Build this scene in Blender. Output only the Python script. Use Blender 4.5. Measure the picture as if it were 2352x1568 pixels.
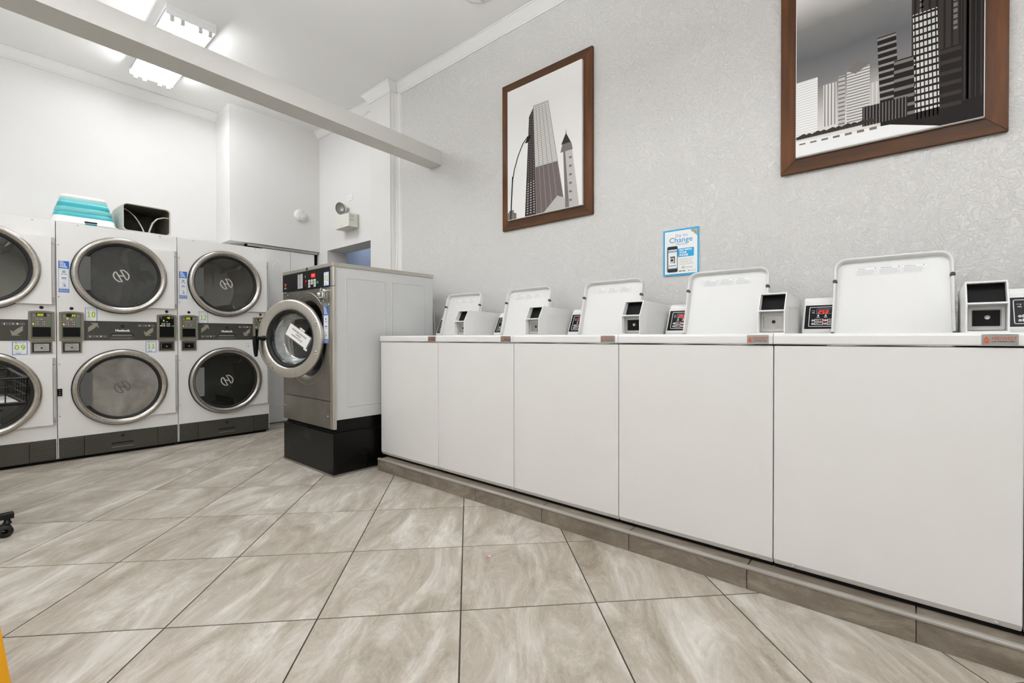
import bpy, bmesh, math, random
from mathutils import Matrix, Vector
random.seed(7)
PI = math.pi
for o in list(bpy.data.objects): bpy.data.objects.remove(o)
scene = bpy.context.scene
COL = scene.collection

# ------------------------------------------------------------------ camera, world, exposure
cam_d = bpy.data.cameras.new('camera'); cam = bpy.data.objects.new('camera', cam_d); COL.objects.link(cam)
cam_d.sensor_width = 36; cam_d.lens = 16.402; cam_d.clip_start = 0.02
CR = Vector((0.652052, -0.758171, -0.001924)); CU = Vector((0.008158, 0.004479, 0.999957)); CF = Vector((0.758130, 0.652040, -0.009106))
cam.matrix_world = Matrix(((CR.x, CU.x, -CF.x, 0), (CR.y, CU.y, -CF.y, 0), (CR.z, CU.z, -CF.z, .98), (0, 0, 0, 1)))
scene.camera = cam
world = bpy.data.worlds.new('world'); scene.world = world; world.use_nodes = True
world.node_tree.nodes['Background'].inputs[0].default_value = (.8, .85, .9, 1)
world.node_tree.nodes['Background'].inputs[1].default_value = 0.3
vs = scene.view_settings
vs.view_transform = 'Standard'; vs.look = 'None'; vs.gamma = 1; vs.use_curve_mapping = False
vs.exposure = 0.31
TUBE_STRENGTH = 24.0

# ------------------------------------------------------------------ room numbers (metres; floor z = 0, camera above the origin)
CEIL = 3.465; WX = 2.8; BY = 5.92; LX = -2.8; FY = -3.2
WF = 2.009            # front plane of the top-load washers
WP = .655             # their pitch
WY = 3.026            # left end of the row
DF = 5.108            # front plane of the dryers
DX = .447; DW = .797  # left edge of the second dryer, width

# ------------------------------------------------------------------ materials
def lin(c): return tuple((x / 12.92 if x <= .04045 else ((x + .055) / 1.055) ** 2.4) for x in [v / 255 for v in c]) + (1,)
MATS = {}
def mat(name, rgb=(200, 200, 200), rough=.5, metal=0, emit=None, estr=0, spec=.5, coat=0, alpha=None):
    m = bpy.data.materials.new(name); m.use_nodes = True
    b = m.node_tree.nodes['Principled BSDF']
    b.inputs['Base Color'].default_value = lin(rgb); b.inputs['Roughness'].default_value = rough; b.inputs['Metallic'].default_value = metal
    b.inputs['Specular IOR Level'].default_value = spec; b.inputs['Coat Weight'].default_value = coat
    if emit: b.inputs['Emission Color'].default_value = lin(emit); b.inputs['Emission Strength'].default_value = estr
    MATS[name] = m; return m
def nodes(m): return m.node_tree.nodes, m.node_tree.links, m.node_tree.nodes['Principled BSDF']
def nd(m, t, **k):
    n = m.node_tree.nodes.new(t)
    for a, b in k.items(): setattr(n, a, b)
    return n
def ramp(m, stops):
    r = nd(m, 'ShaderNodeValToRGB'); e = r.color_ramp.elements
    while len(e) > 1: e.remove(e[-1])
    for i, (p, c) in enumerate(stops):
        if i == 0: e[0].position = p; e[0].color = c if len(c) == 4 else lin(c)
        else:
            x = e.new(p); x.color = c if len(c) == 4 else lin(c)
    return r
def grain(name, rgb, rgb2, scale, rough=.5, metal=0, stretch=(1, 1, 1), bump=0, rvar=0, detail=4, coat=0):
    """plain procedural finish: two close tones mixed by stretched noise"""
    m = mat(name, rgb, rough, metal, coat=coat); N, L, B = nodes(m)
    tc = nd(m, 'ShaderNodeTexCoord'); mp = nd(m, 'ShaderNodeMapping'); mp.inputs['Scale'].default_value = stretch
    nz = nd(m, 'ShaderNodeTexNoise'); nz.inputs['Scale'].default_value = scale; nz.inputs['Detail'].default_value = detail
    r = ramp(m, [(.3, rgb), (.7, rgb2)])
    L.new(tc.outputs['Object'], mp.inputs[0]); L.new(mp.outputs[0], nz.inputs[0]); L.new(nz.outputs[0], r.inputs[0]); L.new(r.outputs[0], B.inputs['Base Color'])
    if bump:
        bp = nd(m, 'ShaderNodeBump'); bp.inputs['Strength'].default_value = bump; bp.inputs['Distance'].default_value = .002
        L.new(nz.outputs[0], bp.inputs['Height']); L.new(bp.outputs[0], B.inputs['Normal'])
    if rvar:
        mr = nd(m, 'ShaderNodeMapRange'); mr.inputs[3].default_value = rough - rvar; mr.inputs[4].default_value = rough + rvar
        L.new(nz.outputs[0], mr.inputs[0]); L.new(mr.outputs[0], B.inputs['Roughness'])
    return m
def stucco(name, rgb, strength, scale=1.0):
    """trowelled plaster: thin curled ridges over soft lumps"""
    m = mat(name, rgb, .62, spec=.35); N, L, B = nodes(m)
    tc = nd(m, 'ShaderNodeTexCoord')
    n1 = nd(m, 'ShaderNodeTexNoise'); n1.inputs['Scale'].default_value = 13 * scale; n1.inputs['Detail'].default_value = 1.6; n1.inputs['Distortion'].default_value = 1.7
    n2 = nd(m, 'ShaderNodeTexNoise'); n2.inputs['Scale'].default_value = 24 * scale; n2.inputs['Detail'].default_value = 1.5; n2.inputs['Distortion'].default_value = 2.2
    n3 = nd(m, 'ShaderNodeTexNoise'); n3.inputs['Scale'].default_value = 60 * scale; n3.inputs['Detail'].default_value = 2
    for n in (n1, n2, n3): L.new(tc.outputs['Object'], n.inputs[0])
    def ridge(n, w):
        r = ramp(m, [(.5 - 2.6 * w, (0, 0, 0, 1)), (.5 - .4 * w, (1, 1, 1, 1)), (.5 + w, (0, 0, 0, 1)), (.5 + 3 * w, (0, 0, 0, 1)), (.5 + 4.2 * w, (.7, .7, .7, 1)), (.5 + 6 * w, (0, 0, 0, 1))]); L.new(n.outputs[0], r.inputs[0]); return r
    r1 = ridge(n1, .018); r2 = ridge(n2, .022)
    mu = nd(m, 'ShaderNodeMath', operation='MULTIPLY_ADD'); mu.inputs[1].default_value = .6; L.new(r2.outputs[0], mu.inputs[0]); L.new(r1.outputs[0], mu.inputs[2])
    ad = nd(m, 'ShaderNodeMath', operation='MULTIPLY_ADD'); ad.inputs[1].default_value = .3; L.new(n3.outputs[0], ad.inputs[0]); L.new(mu.outputs[0], ad.inputs[2])
    bp = nd(m, 'ShaderNodeBump'); bp.inputs['Strength'].default_value = strength; bp.inputs['Distance'].default_value = .004
    L.new(ad.outputs[0], bp.inputs['Height']); L.new(bp.outputs[0], B.inputs['Normal'])
    return m
def tile_mat(name, dark, mid, light, ang, sc=(2.1, 6.2, 3), rough=.42):
    """porcelain tile: directional clouds and thin veins, different on each tile"""
    m = mat(name, mid, rough, spec=.4); N, L, B = nodes(m)
    tc = nd(m, 'ShaderNodeTexCoord'); oi = nd(m, 'ShaderNodeObjectInfo')
    sh = nd(m, 'ShaderNodeVectorMath', operation='MULTIPLY_ADD'); sh.inputs[1].default_value = (1, 1, 1)
    cb = nd(m, 'ShaderNodeCombineXYZ')
    for i, k in enumerate((37., 91., 53.)):
        q = nd(m, 'ShaderNodeMath', operation='MULTIPLY'); q.inputs[1].default_value = k; L.new(oi.outputs['Random'], q.inputs[0]); L.new(q.outputs[0], cb.inputs[i])
    rt = nd(m, 'ShaderNodeMapping'); rt.inputs['Rotation'].default_value = (0, 0, ang)
    L.new(tc.outputs['Object'], rt.inputs[0]); L.new(rt.outputs[0], sh.inputs[0]); L.new(cb.outputs[0], sh.inputs[2])
    mp = nd(m, 'ShaderNodeMapping'); mp.inputs['Scale'].default_value = sc; L.new(sh.outputs[0], mp.inputs[0])
    a = nd(m, 'ShaderNodeTexNoise'); a.inputs['Scale'].default_value = .9; a.inputs['Detail'].default_value = 9; a.inputs['Roughness'].default_value = .72; a.inputs['Distortion'].default_value = .8
    L.new(mp.outputs[0], a.inputs[0])
    ca = ramp(m, [(.30, dark), (.49, mid), (.68, light)]); L.new(a.outputs[0], ca.inputs[0])
    v = nd(m, 'ShaderNodeTexNoise'); v.inputs['Scale'].default_value = 1.6; v.inputs['Detail'].default_value = 8; v.inputs['Roughness'].default_value = .66; v.inputs['Distortion'].default_value = 1.6
    L.new(mp.outputs[0], v.inputs[0])
    cv = ramp(m, [(.475, (0, 0, 0, 1)), (.492, (.30, .30, .30, 1)), (.500, (0, 0, 0, 1)), (.60, (0, 0, 0, 1)), (.612, (.22, .22, .22, 1)), (.625, (0, 0, 0, 1))])
    L.new(v.outputs[0], cv.inputs[0])
    mx = nd(m, 'ShaderNodeMixRGB'); mx.inputs[2].default_value = lin(light); L.new(cv.outputs[0], mx.inputs[0]); L.new(ca.outputs[0], mx.inputs[1])
    f = nd(m, 'ShaderNodeTexNoise'); f.inputs['Scale'].default_value = 3.6; f.inputs['Detail'].default_value = 9; f.inputs['Roughness'].default_value = .75; L.new(mp.outputs[0], f.inputs[0])
    cf = ramp(m, [(.30, (.70, .66, .60, 1)), (.46, (1, 1, 1, 1))]); L.new(f.outputs[0], cf.inputs[0])
    m2 = nd(m, 'ShaderNodeMixRGB', blend_type='MULTIPLY'); m2.inputs[0].default_value = .55; L.new(mx.outputs[0], m2.inputs[1]); L.new(cf.outputs[0], m2.inputs[2])
    L.new(m2.outputs[0], B.inputs['Base Color'])
    bp = nd(m, 'ShaderNodeBump'); bp.inputs['Strength'].default_value = .12; bp.inputs['Distance'].default_value = .001
    L.new(a.outputs[0], bp.inputs['Height']); L.new(bp.outputs[0], B.inputs['Normal'])
    return m
def glass(name, tint, refl=.1, haze=0, hazec=(160, 156, 150), rough=.02):
    """flat pane: tinted see-through + mirror by angle, optionally hazed by diffuse colour"""
    m = bpy.data.materials.new(name); m.use_nodes = True; N = m.node_tree.nodes; L = m.node_tree.links
    N.remove(N['Principled BSDF']); out = N['Material Output']
    t = N.new('ShaderNodeBsdfTransparent'); t.inputs[0].default_value = lin(tint)
    g = N.new('ShaderNodeBsdfGlossy'); g.inputs[0].default_value = (.95, .95, .95, 1); g.inputs['Roughness'].default_value = rough
    fr = N.new('ShaderNodeFresnel'); fr.inputs[0].default_value = 1.45
    mm = N.new('ShaderNodeMath'); mm.operation = 'MULTIPLY_ADD'; mm.inputs[1].default_value = 1.0; mm.inputs[2].default_value = refl; mm.use_clamp = True
    L.new(fr.outputs[0], mm.inputs[0])
    base = t
    if haze:
        d = N.new('ShaderNodeBsdfDiffuse'); d.inputs[0].default_value = lin(hazec)
        nz = N.new('ShaderNodeTexNoise'); nz.inputs['Scale'].default_value = 5.5; nz.inputs['Detail'].default_value = 4; nz.inputs['Distortion'].default_value = .8
        tc = N.new('ShaderNodeTexCoord'); L.new(tc.outputs['Object'], nz.inputs[0])
        mr = N.new('ShaderNodeMapRange'); mr.inputs[1].default_value = .3; mr.inputs[2].default_value = .7; mr.inputs[3].default_value = haze - .22; mr.inputs[4].default_value = haze + .12
        L.new(nz.outputs[0], mr.inputs[0])
        mf = N.new('ShaderNodeMixShader'); L.new(mr.outputs[0], mf.inputs[0]); L.new(t.outputs[0], mf.inputs[1]); L.new(d.outputs[0], mf.inputs[2]); base = mf
    mx = N.new('ShaderNodeMixShader'); L.new(mm.outputs[0], mx.inputs[0]); L.new(base.outputs[0], mx.inputs[1]); L.new(g.outputs[0], mx.inputs[2])
    L.new(mx.outputs[0], out.inputs[0]); MATS[name] = m; return m
def drum_mat(name, rgb, hole):
    """drum wall drilled with rows of small holes (bands left plain)"""
    m = mat(name, rgb, .5, .2); N, L, B = nodes(m)
    tc = nd(m, 'ShaderNodeTexCoord'); sp = nd(m, 'ShaderNodeSeparateXYZ'); L.new(tc.outputs['Object'], sp.inputs[0])
    at = nd(m, 'ShaderNodeMath', operation='ARCTAN2'); L.new(sp.outputs[2], at.inputs[0]); L.new(sp.outputs[0], at.inputs[1])
    ms = nd(m, 'ShaderNodeMath', operation='MULTIPLY'); ms.inputs[1].default_value = .27; L.new(at.outputs[0], ms.inputs[0])
    cb = nd(m, 'ShaderNodeCombineXYZ'); L.new(ms.outputs[0], cb.inputs[0]); L.new(sp.outputs[1], cb.inputs[1])
    vo = nd(m, 'ShaderNodeTexVoronoi'); vo.inputs['Scale'].default_value = 95; vo.inputs['Randomness'].default_value = 0.0; vo.voronoi_dimensions = '2D'
    mp = nd(m, 'ShaderNodeMapping'); mp.inputs['Rotation'].default_value = (0, 0, PI / 4); L.new(cb.outputs[0], mp.inputs[0]); L.new(mp.outputs[0], vo.inputs[0])
    r = ramp(m, [(.22, hole), (.30, rgb)]); L.new(vo.outputs['Distance'], r.inputs[0]); L.new(r.outputs[0], B.inputs['Base Color'])
    return m
def wood(name, a, b, axis):
    st = [9, 9, 9]; st[axis] = .9
    m = grain(name, a, b, 4.0, .48, 0, tuple(st), .15, .08, 6); m.node_tree.nodes['Principled BSDF'].inputs['Specular IOR Level'].default_value = .25; return m

grain('washer_white', (226, 223, 219), (229, 227, 223), 1.5, .3, rvar=.04)
grain('worktop_white', (228, 227, 224), (231, 230, 227), 2, .28)
grain('lid_white', (221, 220, 217), (223, 222, 219), 2, .35)
grain('dryer_white', (238, 236, 232), (241, 239, 235), 1.2, .32, rvar=.04)
grain('plastic_white', (232, 231, 228), (236, 235, 232), 6, .4)
grain('steel', (188, 184, 176), (205, 201, 193), 6, .30, 1, (1, 1, 60), rvar=.06)
grain('steel_ring', (176, 171, 163), (196, 191, 183), 5, .25, 1, (12, 1, 12), rvar=.05)
grain('steel_front', (150, 147, 139), (170, 166, 158), 5, .33, 1, (1, 40, 1), rvar=.08)
grain('steel_top', (196, 191, 182), (208, 204, 196), 5, .36, 1, (30, 1, 1), rvar=.05)
mat('chrome', (225, 224, 222), .12, 1)
grain('steel_plate', (170, 168, 164), (190, 188, 184), 25, .38, 1)
grain('hinge_grey', (186, 183, 178), (196, 193, 188), 10, .45, .2)
grain('side_grey', (204, 204, 202), (209, 209, 207), 1.5, .3, rvar=.05)
grain('black_gloss', (10, 9, 8), (16, 15, 13), 3, .28, rvar=.06)
MATS['black_gloss'].node_tree.nodes['Principled BSDF'].inputs['Specular IOR Level'].default_value = .2
grain('black_paint', (9, 9, 9), (13, 13, 12), 12, .6)
MATS['black_paint'].node_tree.nodes['Principled BSDF'].inputs['Specular IOR Level'].default_value = .2
mat('black_plate', (9, 9, 9), .35, spec=.2)
mat('rubber', (18, 18, 18), .55)
grain('olive_panel', (62, 60, 52), (68, 66, 57), 3, .45)
grain('taupe', (122, 117, 104), (130, 125, 112), 8, .45)
mat('taupe_face', (118, 114, 102), .35)
mat('bumper_brown', (70, 64, 54), .6); mat('taupe_arrow', (150, 145, 130), .5)
mat('dark_void', (8, 8, 8), .9)
mat('ink_black', (25, 25, 25), .6); mat('ink_grey', (150, 150, 150), .6); mat('ink_lightgrey', (196, 196, 194), .6)
mat('ink_white', (240, 240, 238), .6); mat('paper', (240, 240, 238), .55); mat('ink_blue', (22, 110, 205), .55); mat('ink_lime', (168, 196, 40), .55)
mat('ink_sky', (18, 165, 220), .5); mat('ink_skysoft', (70, 160, 205), .5); mat('ink_steelblue', (140, 170, 200), .5); mat('ink_olivegrey', (178, 180, 150), .6)
mat('ink_red', (205, 30, 25), .6); mat('ink_orange', (205, 92, 40), .5); mat('ink_money', (176, 178, 160), .6); mat('ink_moneydark', (130, 132, 115), .6)
mat('led_red', (60, 5, 5), .4, emit=(255, 30, 25), estr=2.0); mat('led_yellow', (60, 60, 5), .4, emit=(208, 226, 50), estr=1.0)
mat('led_yellowdim', (120, 130, 25), .4, emit=(190, 205, 30), estr=.7)
mat('led_pink', (230, 120, 120), .4, emit=(255, 120, 110), estr=.8)
mat('button_green', (20, 150, 85), .4); mat('button_white', (232, 230, 226), .4); mat('display_black', (14, 13, 12), .2); mat('display_red', (70, 6, 6), .25, emit=(255, 20, 25), estr=1.2)
mat('logo_grey', (196, 194, 184), .5); mat('logo_dim', (96, 94, 84), .5); mat('latch_grey', (92, 92, 90), .45); mat('latch_light', (128, 128, 126), .45)
glass('glass_clear', (250, 251, 248), .0); glass('glass_smoke', (190, 192, 189), .0); glass('glass_dark', (150, 150, 148), .0, .55, (98, 98, 95)); glass('glass_haze', (200, 198, 190), .02, .62, (176, 171, 162)); glass('glass_bowl', (236, 240, 240), .02)  # dark and hazy panes: grey stands in for glare and blurred, spinning loads
glass('glass_shine', (238, 240, 240), .10, .42, (232, 234, 234), .08)  # white haze mixed in for light refracted in the bowl side
glass('glass_lamp', (244, 244, 244), .0)
drum_mat('drum_metal', (222, 219, 210), (16, 16, 14)); grain('drum_plain', (186, 184, 175), (206, 203, 194), 4, .5, .2)
grain('laundry_white', (225, 225, 222), (238, 238, 236), 18, .8, bump=.4)
grain('wall_smooth', (229, 227, 224), (231, 229, 226), 2, .6)
stucco('wall_stucco', (224, 222, 218), .6, 1.35); stucco('wall_stucco_soft', (228, 226, 222), .2, .8); stucco('beam_stucco', (222, 220, 215), .22, 1.3)
grain('ceiling_paint', (246, 245, 242), (248, 247, 244), 1.5, .7); grain('trim_white', (238, 237, 234), (240, 239, 236), 3, .42)
grain('hall_blue', (148, 162, 186), (152, 166, 190), 2, .6); grain('hall_grey', (205, 206, 208), (209, 210, 212), 2, .6)
tile_mat('tile_stone', (140, 129, 112), (174, 165, 151), (216, 210, 201), math.radians(-37))
tile_mat('tile_stone_plinth', (104, 94, 80), (124, 114, 100), (156, 147, 132), math.radians(70), (2.2, 9, 9))
grain('grout', (58, 48, 39), (70, 60, 50), 30, .9)
grain('grout_grey', (112, 104, 94), (124, 116, 106), 30, .85)
grain('bullnose', (140, 134, 126), (156, 150, 142), 7, .3, 0, (3, .6, 3))
wood('wood_h', (66, 42, 24), (92, 60, 35), 0); wood('wood_v', (74, 44, 22), (108, 66, 34), 2)
mat('print_white', (240, 239, 237), .55, spec=.12); mat('print_sky', (236, 234, 231), .55, spec=.12); mat('print_dark', (58, 52, 49), .55, spec=.12); mat('print_mid', (122, 116, 112), .55, spec=.12); mat('print_light', (190, 186, 181), .55, spec=.12)
mat('print_brown', (108, 92, 90), .55, spec=.12); mat('print_line', (146, 140, 135), .55, spec=.12); mat('print_pale', (214, 211, 206), .55, spec=.12); mat('print_black', (34, 30, 28), .55, spec=.12)
mat('turquoise', (64, 180, 188), .38); mat('turquoise_light', (128, 205, 208), .4); mat('turquoise_dark', (30, 140, 152), .4)
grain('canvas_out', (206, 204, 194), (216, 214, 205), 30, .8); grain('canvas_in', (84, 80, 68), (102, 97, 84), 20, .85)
mat('lamp_tube', (255, 255, 255), .3, emit=(247, 250, 255), estr=TUBE_STRENGTH)
mat('lamp_housing', (238, 238, 236), .35); mat('lampholder', (205, 203, 198), .5)
mat('lamp_reflector', (225, 224, 220), .3, .35); mat('ivory', (226, 225, 214), .5); mat('sign_yellow', (235, 165, 10), .4); mat('pink', (240, 90, 150), .5)
mat('cart_black', (14, 14, 14), .25, .3); mat('dark_red', (96, 40, 36), .5)
def marble():
    m = grain('marble_liner', (225, 222, 218), (160, 152, 146), 9, .4, detail=8)
marble()
def gradient_print(name, stops):
    m = mat(name, (128, 128, 128), .5, spec=.12); N, L, B = nodes(m)
    tc = nd(m, 'ShaderNodeTexCoord'); sp = nd(m, 'ShaderNodeSeparateXYZ'); L.new(tc.outputs['Object'], sp.inputs[0])
    nz = nd(m, 'ShaderNodeTexNoise'); nz.inputs['Scale'].default_value = 4; L.new(tc.outputs['Object'], nz.inputs[0])
    ad = nd(m, 'ShaderNodeMath', operation='MULTIPLY_ADD'); ad.inputs[1].default_value = .12; L.new(nz.outputs[0], ad.inputs[0]); L.new(sp.outputs[2], ad.inputs[2])
    r = ramp(m, stops); L.new(ad.outputs[0], r.inputs[0]); L.new(r.outputs[0], B.inputs['Base Color'])
gradient_print('print_storm', [(.20, (226, 221, 215)), (.34, (196, 190, 184)), (.46, (128, 126, 125)), (.62, (104, 104, 105)), (.78, (134, 132, 130)), (.93, (226, 222, 216)), (1.0, (240, 238, 234))])

# ------------------------------------------------------------------ mesh helpers
class MB:
    def __init__(s): s.v = []; s.f = []; s.m = []; s.s = []; s.mats = []
    def mi(s, n):
        if n not in s.mats: s.mats.append(n)
        return s.mats.index(n)
    def add(s, vs, fs, m, smooth=False, M=None):
        b = len(s.v); k = s.mi(m)
        for v in vs:
            v = Vector(v); s.v.append(tuple(M @ v) if M is not None else tuple(v))
        for f in fs: s.f.append([b + i for i in f]); s.m.append(k); s.s.append(smooth)
    def bm(s, bm, m, smooth=False, M=None):
        bm.verts.index_update(); s.add([v.co[:] for v in bm.verts], [[v.index for v in f.verts] for f in bm.faces], m, smooth, M); bm.free()
    def box(s, a, b, m, bev=0, M=None, seg=2, smooth=None):
        bm = bmesh.new(); bmesh.ops.create_cube(bm, size=1)
        c = [(a[i] + b[i]) / 2 for i in range(3)]; d = [abs(b[i] - a[i]) for i in range(3)]
        for v in bm.verts: v.co = Vector((c[0] + v.co.x * d[0], c[1] + v.co.y * d[1], c[2] + v.co.z * d[2]))
        if bev: bmesh.ops.bevel(bm, geom=bm.edges[:], offset=min(bev, min(d) * .49), segments=seg, affect='EDGES', profile=.5)
        s.bm(bm, m, False if smooth is None else smooth, M)
    def prism(s, pts, w0, w1, m, M=None, bev=0, seg=2):
        """extrude an outline (u, v) from w0 to w1"""
        bm = bmesh.new(); n = len(pts)
        A = [bm.verts.new((p[0], p[1], w0)) for p in pts]; B = [bm.verts.new((p[0], p[1], w1)) for p in pts]
        bm.faces.new(list(reversed(A))); bm.faces.new(B)
        for i in range(n): bm.faces.new((A[i], A[(i + 1) % n], B[(i + 1) % n], B[i]))
        bmesh.ops.recalc_face_normals(bm, faces=bm.faces[:])
        if bev:
            es = [e for e in bm.edges if e.calc_face_angle(0) > .5]
            bmesh.ops.bevel(bm, geom=es, offset=bev, segments=seg, affect='EDGES', profile=.5)
        s.bm(bm, m, False, M)
    def flat(s, pts, w, m, M=None): s.add([(p[0], p[1], w) for p in pts], [list(range(len(pts)))], m, False, M)
    def rect(s, u0, v0, u1, v1, w, m, M=None): s.flat([(u0, v0), (u1, v0), (u1, v1), (u0, v1)], w, m, M)
    def frame(s, u0, v0, u1, v1, t, w, m, M=None):
        s.rect(u0, v0, u1, v0 + t, w, m, M); s.rect(u0, v1 - t, u1, v1, w, m, M); s.rect(u0, v0 + t, u0 + t, v1 - t, w, m, M); s.rect(u1 - t, v0 + t, u1, v1 - t, w, m, M)
    def loft(s, loops, m, smooth=True, M=None, cap0=False, cap1=False, closed=True):
        n = len(loops[0]); vs = [p for l in loops for p in l]; fs = []
        for k in range(len(loops) - 1):
            for i in range(n if closed else n - 1): fs.append((k * n + i, k * n + (i + 1) % n, (k + 1) * n + (i + 1) % n, (k + 1) * n + i))
        s.add(vs, fs, m, smooth, M)
        if cap0: s.add(loops[0], [list(range(n))[::-1]], m, False, M)
        if cap1: s.add(loops[-1], [list(range(n))], m, False, M)
    def lathe(s, prof, m, n=48, M=None, smooth=True, cap0=False, cap1=False):
        """profile of (radius, w) turned round the w axis"""
        s.loft([[(r * math.cos(2 * PI * i / n), r * math.sin(2 * PI * i / n), w) for i in range(n)] for r, w in prof], m, smooth, M, cap0, cap1)
    def tube(s, path, r, m, n=8, M=None, caps=True):
        P = [Vector(p) for p in path]; loops = []; up = None
        for i, p in enumerate(P):
            t = (P[min(i + 1, len(P) - 1)] - P[max(i - 1, 0)]).normalized()
            if up is None: up = Vector((0, 0, 1)) if abs(t.z) < .9 else Vector((1, 0, 0))
            a = t.cross(up).normalized(); b = a.cross(t).normalized(); up = b
            rr = r[i] if isinstance(r, (list, tuple)) else r
            loops.append([tuple(p + a * rr * math.cos(2 * PI * k / n) + b * rr * math.sin(2 * PI * k / n)) for k in range(n)])
        s.loft(loops, m, True, M, caps, caps)
    def stroke(s, pts, t, w, m, M=None):
        """flat printed line of width t through points"""
        n = len(pts); A = []; B = []
        for i, p in enumerate(pts):
            a = Vector(pts[max(i - 1, 0)]); b = Vector(pts[min(i + 1, n - 1)]); d = (b - a).normalized(); q = Vector((-d.y, d.x)) * t / 2
            A.append((p[0] + q.x, p[1] + q.y, w)); B.append((p[0] - q.x, p[1] - q.y, w))
        s.add(A + B, [(n + i, n + i + 1, i + 1, i) for i in range(n - 1)], m, False, M)
    def holed(s, out, inn, w0, w1, m, M=None, smooth=False):
        """plate between two matching loops (outer, inner), w1 = front"""
        n = len(out); o1 = [(p[0], p[1], w1) for p in out]; i1 = [(p[0], p[1], w1) for p in inn]; o0 = [(p[0], p[1], w0) for p in out]; i0 = [(p[0], p[1], w0) for p in inn]
        vs = o1 + i1 + o0 + i0; fs = []
        for k in range(n):
            j = (k + 1) % n
            fs += [(k, j, n + j, n + k), (2 * n + j, 2 * n + k, 3 * n + k, 3 * n + j), (2 * n + k, 2 * n + j, j, k), (n + k, n + j, 3 * n + j, 3 * n + k)]
        s.add(vs, fs, m, smooth, M)
    def text(s, t, size, m, M, align='CENTER', w=0.0, sx=1.0, bold=0.0, shear=0.0):
        vs, fs = glyphs(t, align, 0, shear); q = bold * size
        for k, (dx, dy) in enumerate(((-q, 0), (q, 0), (0, q * .7), (0, -q * .7)) if bold else ((0, 0),)):
            s.add([(v[0] * size * sx + dx, v[1] * size + dy, w + k * .00012) for v in vs], fs, m, False, M)
    def build(s, name, parent=None, loc=None, key=None):
        me = bpy.data.meshes.new(name); me.from_pydata(s.v, [], s.f)
        for n in s.mats: me.materials.append(MATS[n])
        for p, k, sm in zip(me.polygons, s.m, s.s): p.material_index = k; p.use_smooth = sm
        me.update()
        return link(name, me, parent, loc)
def link(name, me, parent=None, loc=None):
    o = bpy.data.objects.new(name, me); COL.objects.link(o)
    if parent is not None: o.parent = parent
    if loc is not None: o.location = loc
    return o
_G = {}
def glyphs(t, align, bold, shear):
    k = (t, align, bold, shear)
    if k not in _G:
        c = bpy.data.curves.new('t', 'FONT'); c.body = t; c.align_x = align; c.align_y = 'CENTER'; c.offset = bold; c.shear = shear; c.resolution_u = 2
        o = bpy.data.objects.new('t', c); me = bpy.data.meshes.new_from_object(o)
        _G[k] = ([v.co[:] for v in me.vertices], [list(p.vertices) for p in me.polygons])
        bpy.data.objects.remove(o); bpy.data.curves.remove(c); bpy.data.meshes.remove(me)
    return _G[k]
def part(name, parent, key, fn, loc=None):
    """one mesh part; parts with the same key share their mesh"""
    if key is not None and key in PART: return link(name, PART[key], parent, loc)
    b = MB(); fn(b); o = b.build(name, parent, loc)
    if key is not None: PART[key] = o.data
    return o
PART = {}
def tag(o, label, cat, group=None, kind=None):
    o['label'] = label; o['category'] = cat
    if group: o['group'] = group
    if kind: o['kind'] = kind
    return o
def thing(name, label, cat, loc=(0, 0, 0), rotz=0, group=None):
    o = bpy.data.objects.new(name, None); COL.objects.link(o); o.empty_display_size = .1
    o.location = loc; o.rotation_euler = (0, 0, rotz)
    return tag(o, label, cat, group)
def struct(name, b, label, cat): return tag(b.build(name), label, cat, kind='structure')
def T(x, y, z): return Matrix.Translation((x, y, z))
def FR(x, y, z):
    """print/relief frame on a front face: u right, v up, w towards the viewer"""
    return Matrix(((1, 0, 0, x), (0, 0, -1, y), (0, 1, 0, z), (0, 0, 0, 1)))
def SD(x):
    """side profile frame: u = depth (ly), v = up, w = lx"""
    return Matrix(((0, 0, 1, x), (1, 0, 0, 0), (0, 1, 0, 0), (0, 0, 0, 1)))
def rrect(x0, y0, x1, y1, r, n=5):
    P = []
    for cx, cy, a in ((x1 - r, y1 - r, 0), (x0 + r, y1 - r, 90), (x0 + r, y0 + r, 180), (x1 - r, y0 + r, 270)):
        for i in range(n + 1):
            t = math.radians(a + 90 * i / n); P.append((cx + r * math.cos(t), cy + r * math.sin(t)))
    return P
def circ(cx, cy, r, n=48, a0=0): return [(cx + r * math.cos(a0 + 2 * PI * i / n), cy + r * math.sin(a0 + 2 * PI * i / n)) for i in range(n)]
def rect_hole(x0, y0, x1, y1, cx, cy, r, n=48):
    """matching loops: rectangle outside, circle inside"""
    A = sorted(set([round(2 * PI * i / n, 5) for i in range(n)] + [round(math.atan2(y - cy, x - cx) % (2 * PI), 5) for x in (x0, x1) for y in (y0, y1)]))
    O = []; I = []
    for a in A:
        c, s_ = math.cos(a), math.sin(a); t = 1e9
        if c > 1e-6: t = min(t, (x1 - cx) / c)
        if c < -1e-6: t = min(t, (x0 - cx) / c)
        if s_ > 1e-6: t = min(t, (y1 - cy) / s_)
        if s_ < -1e-6: t = min(t, (y0 - cy) / s_)
        O.append((cx + t * c, cy + t * s_)); I.append((cx + r * c, cy + r * s_))
    return O, I
SEG = {'0': 'abcdef', '1': 'bc', '2': 'abged', '3': 'abgcd', '4': 'fgbc', '5': 'afgcd', '9': 'abcdfg'}
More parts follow.
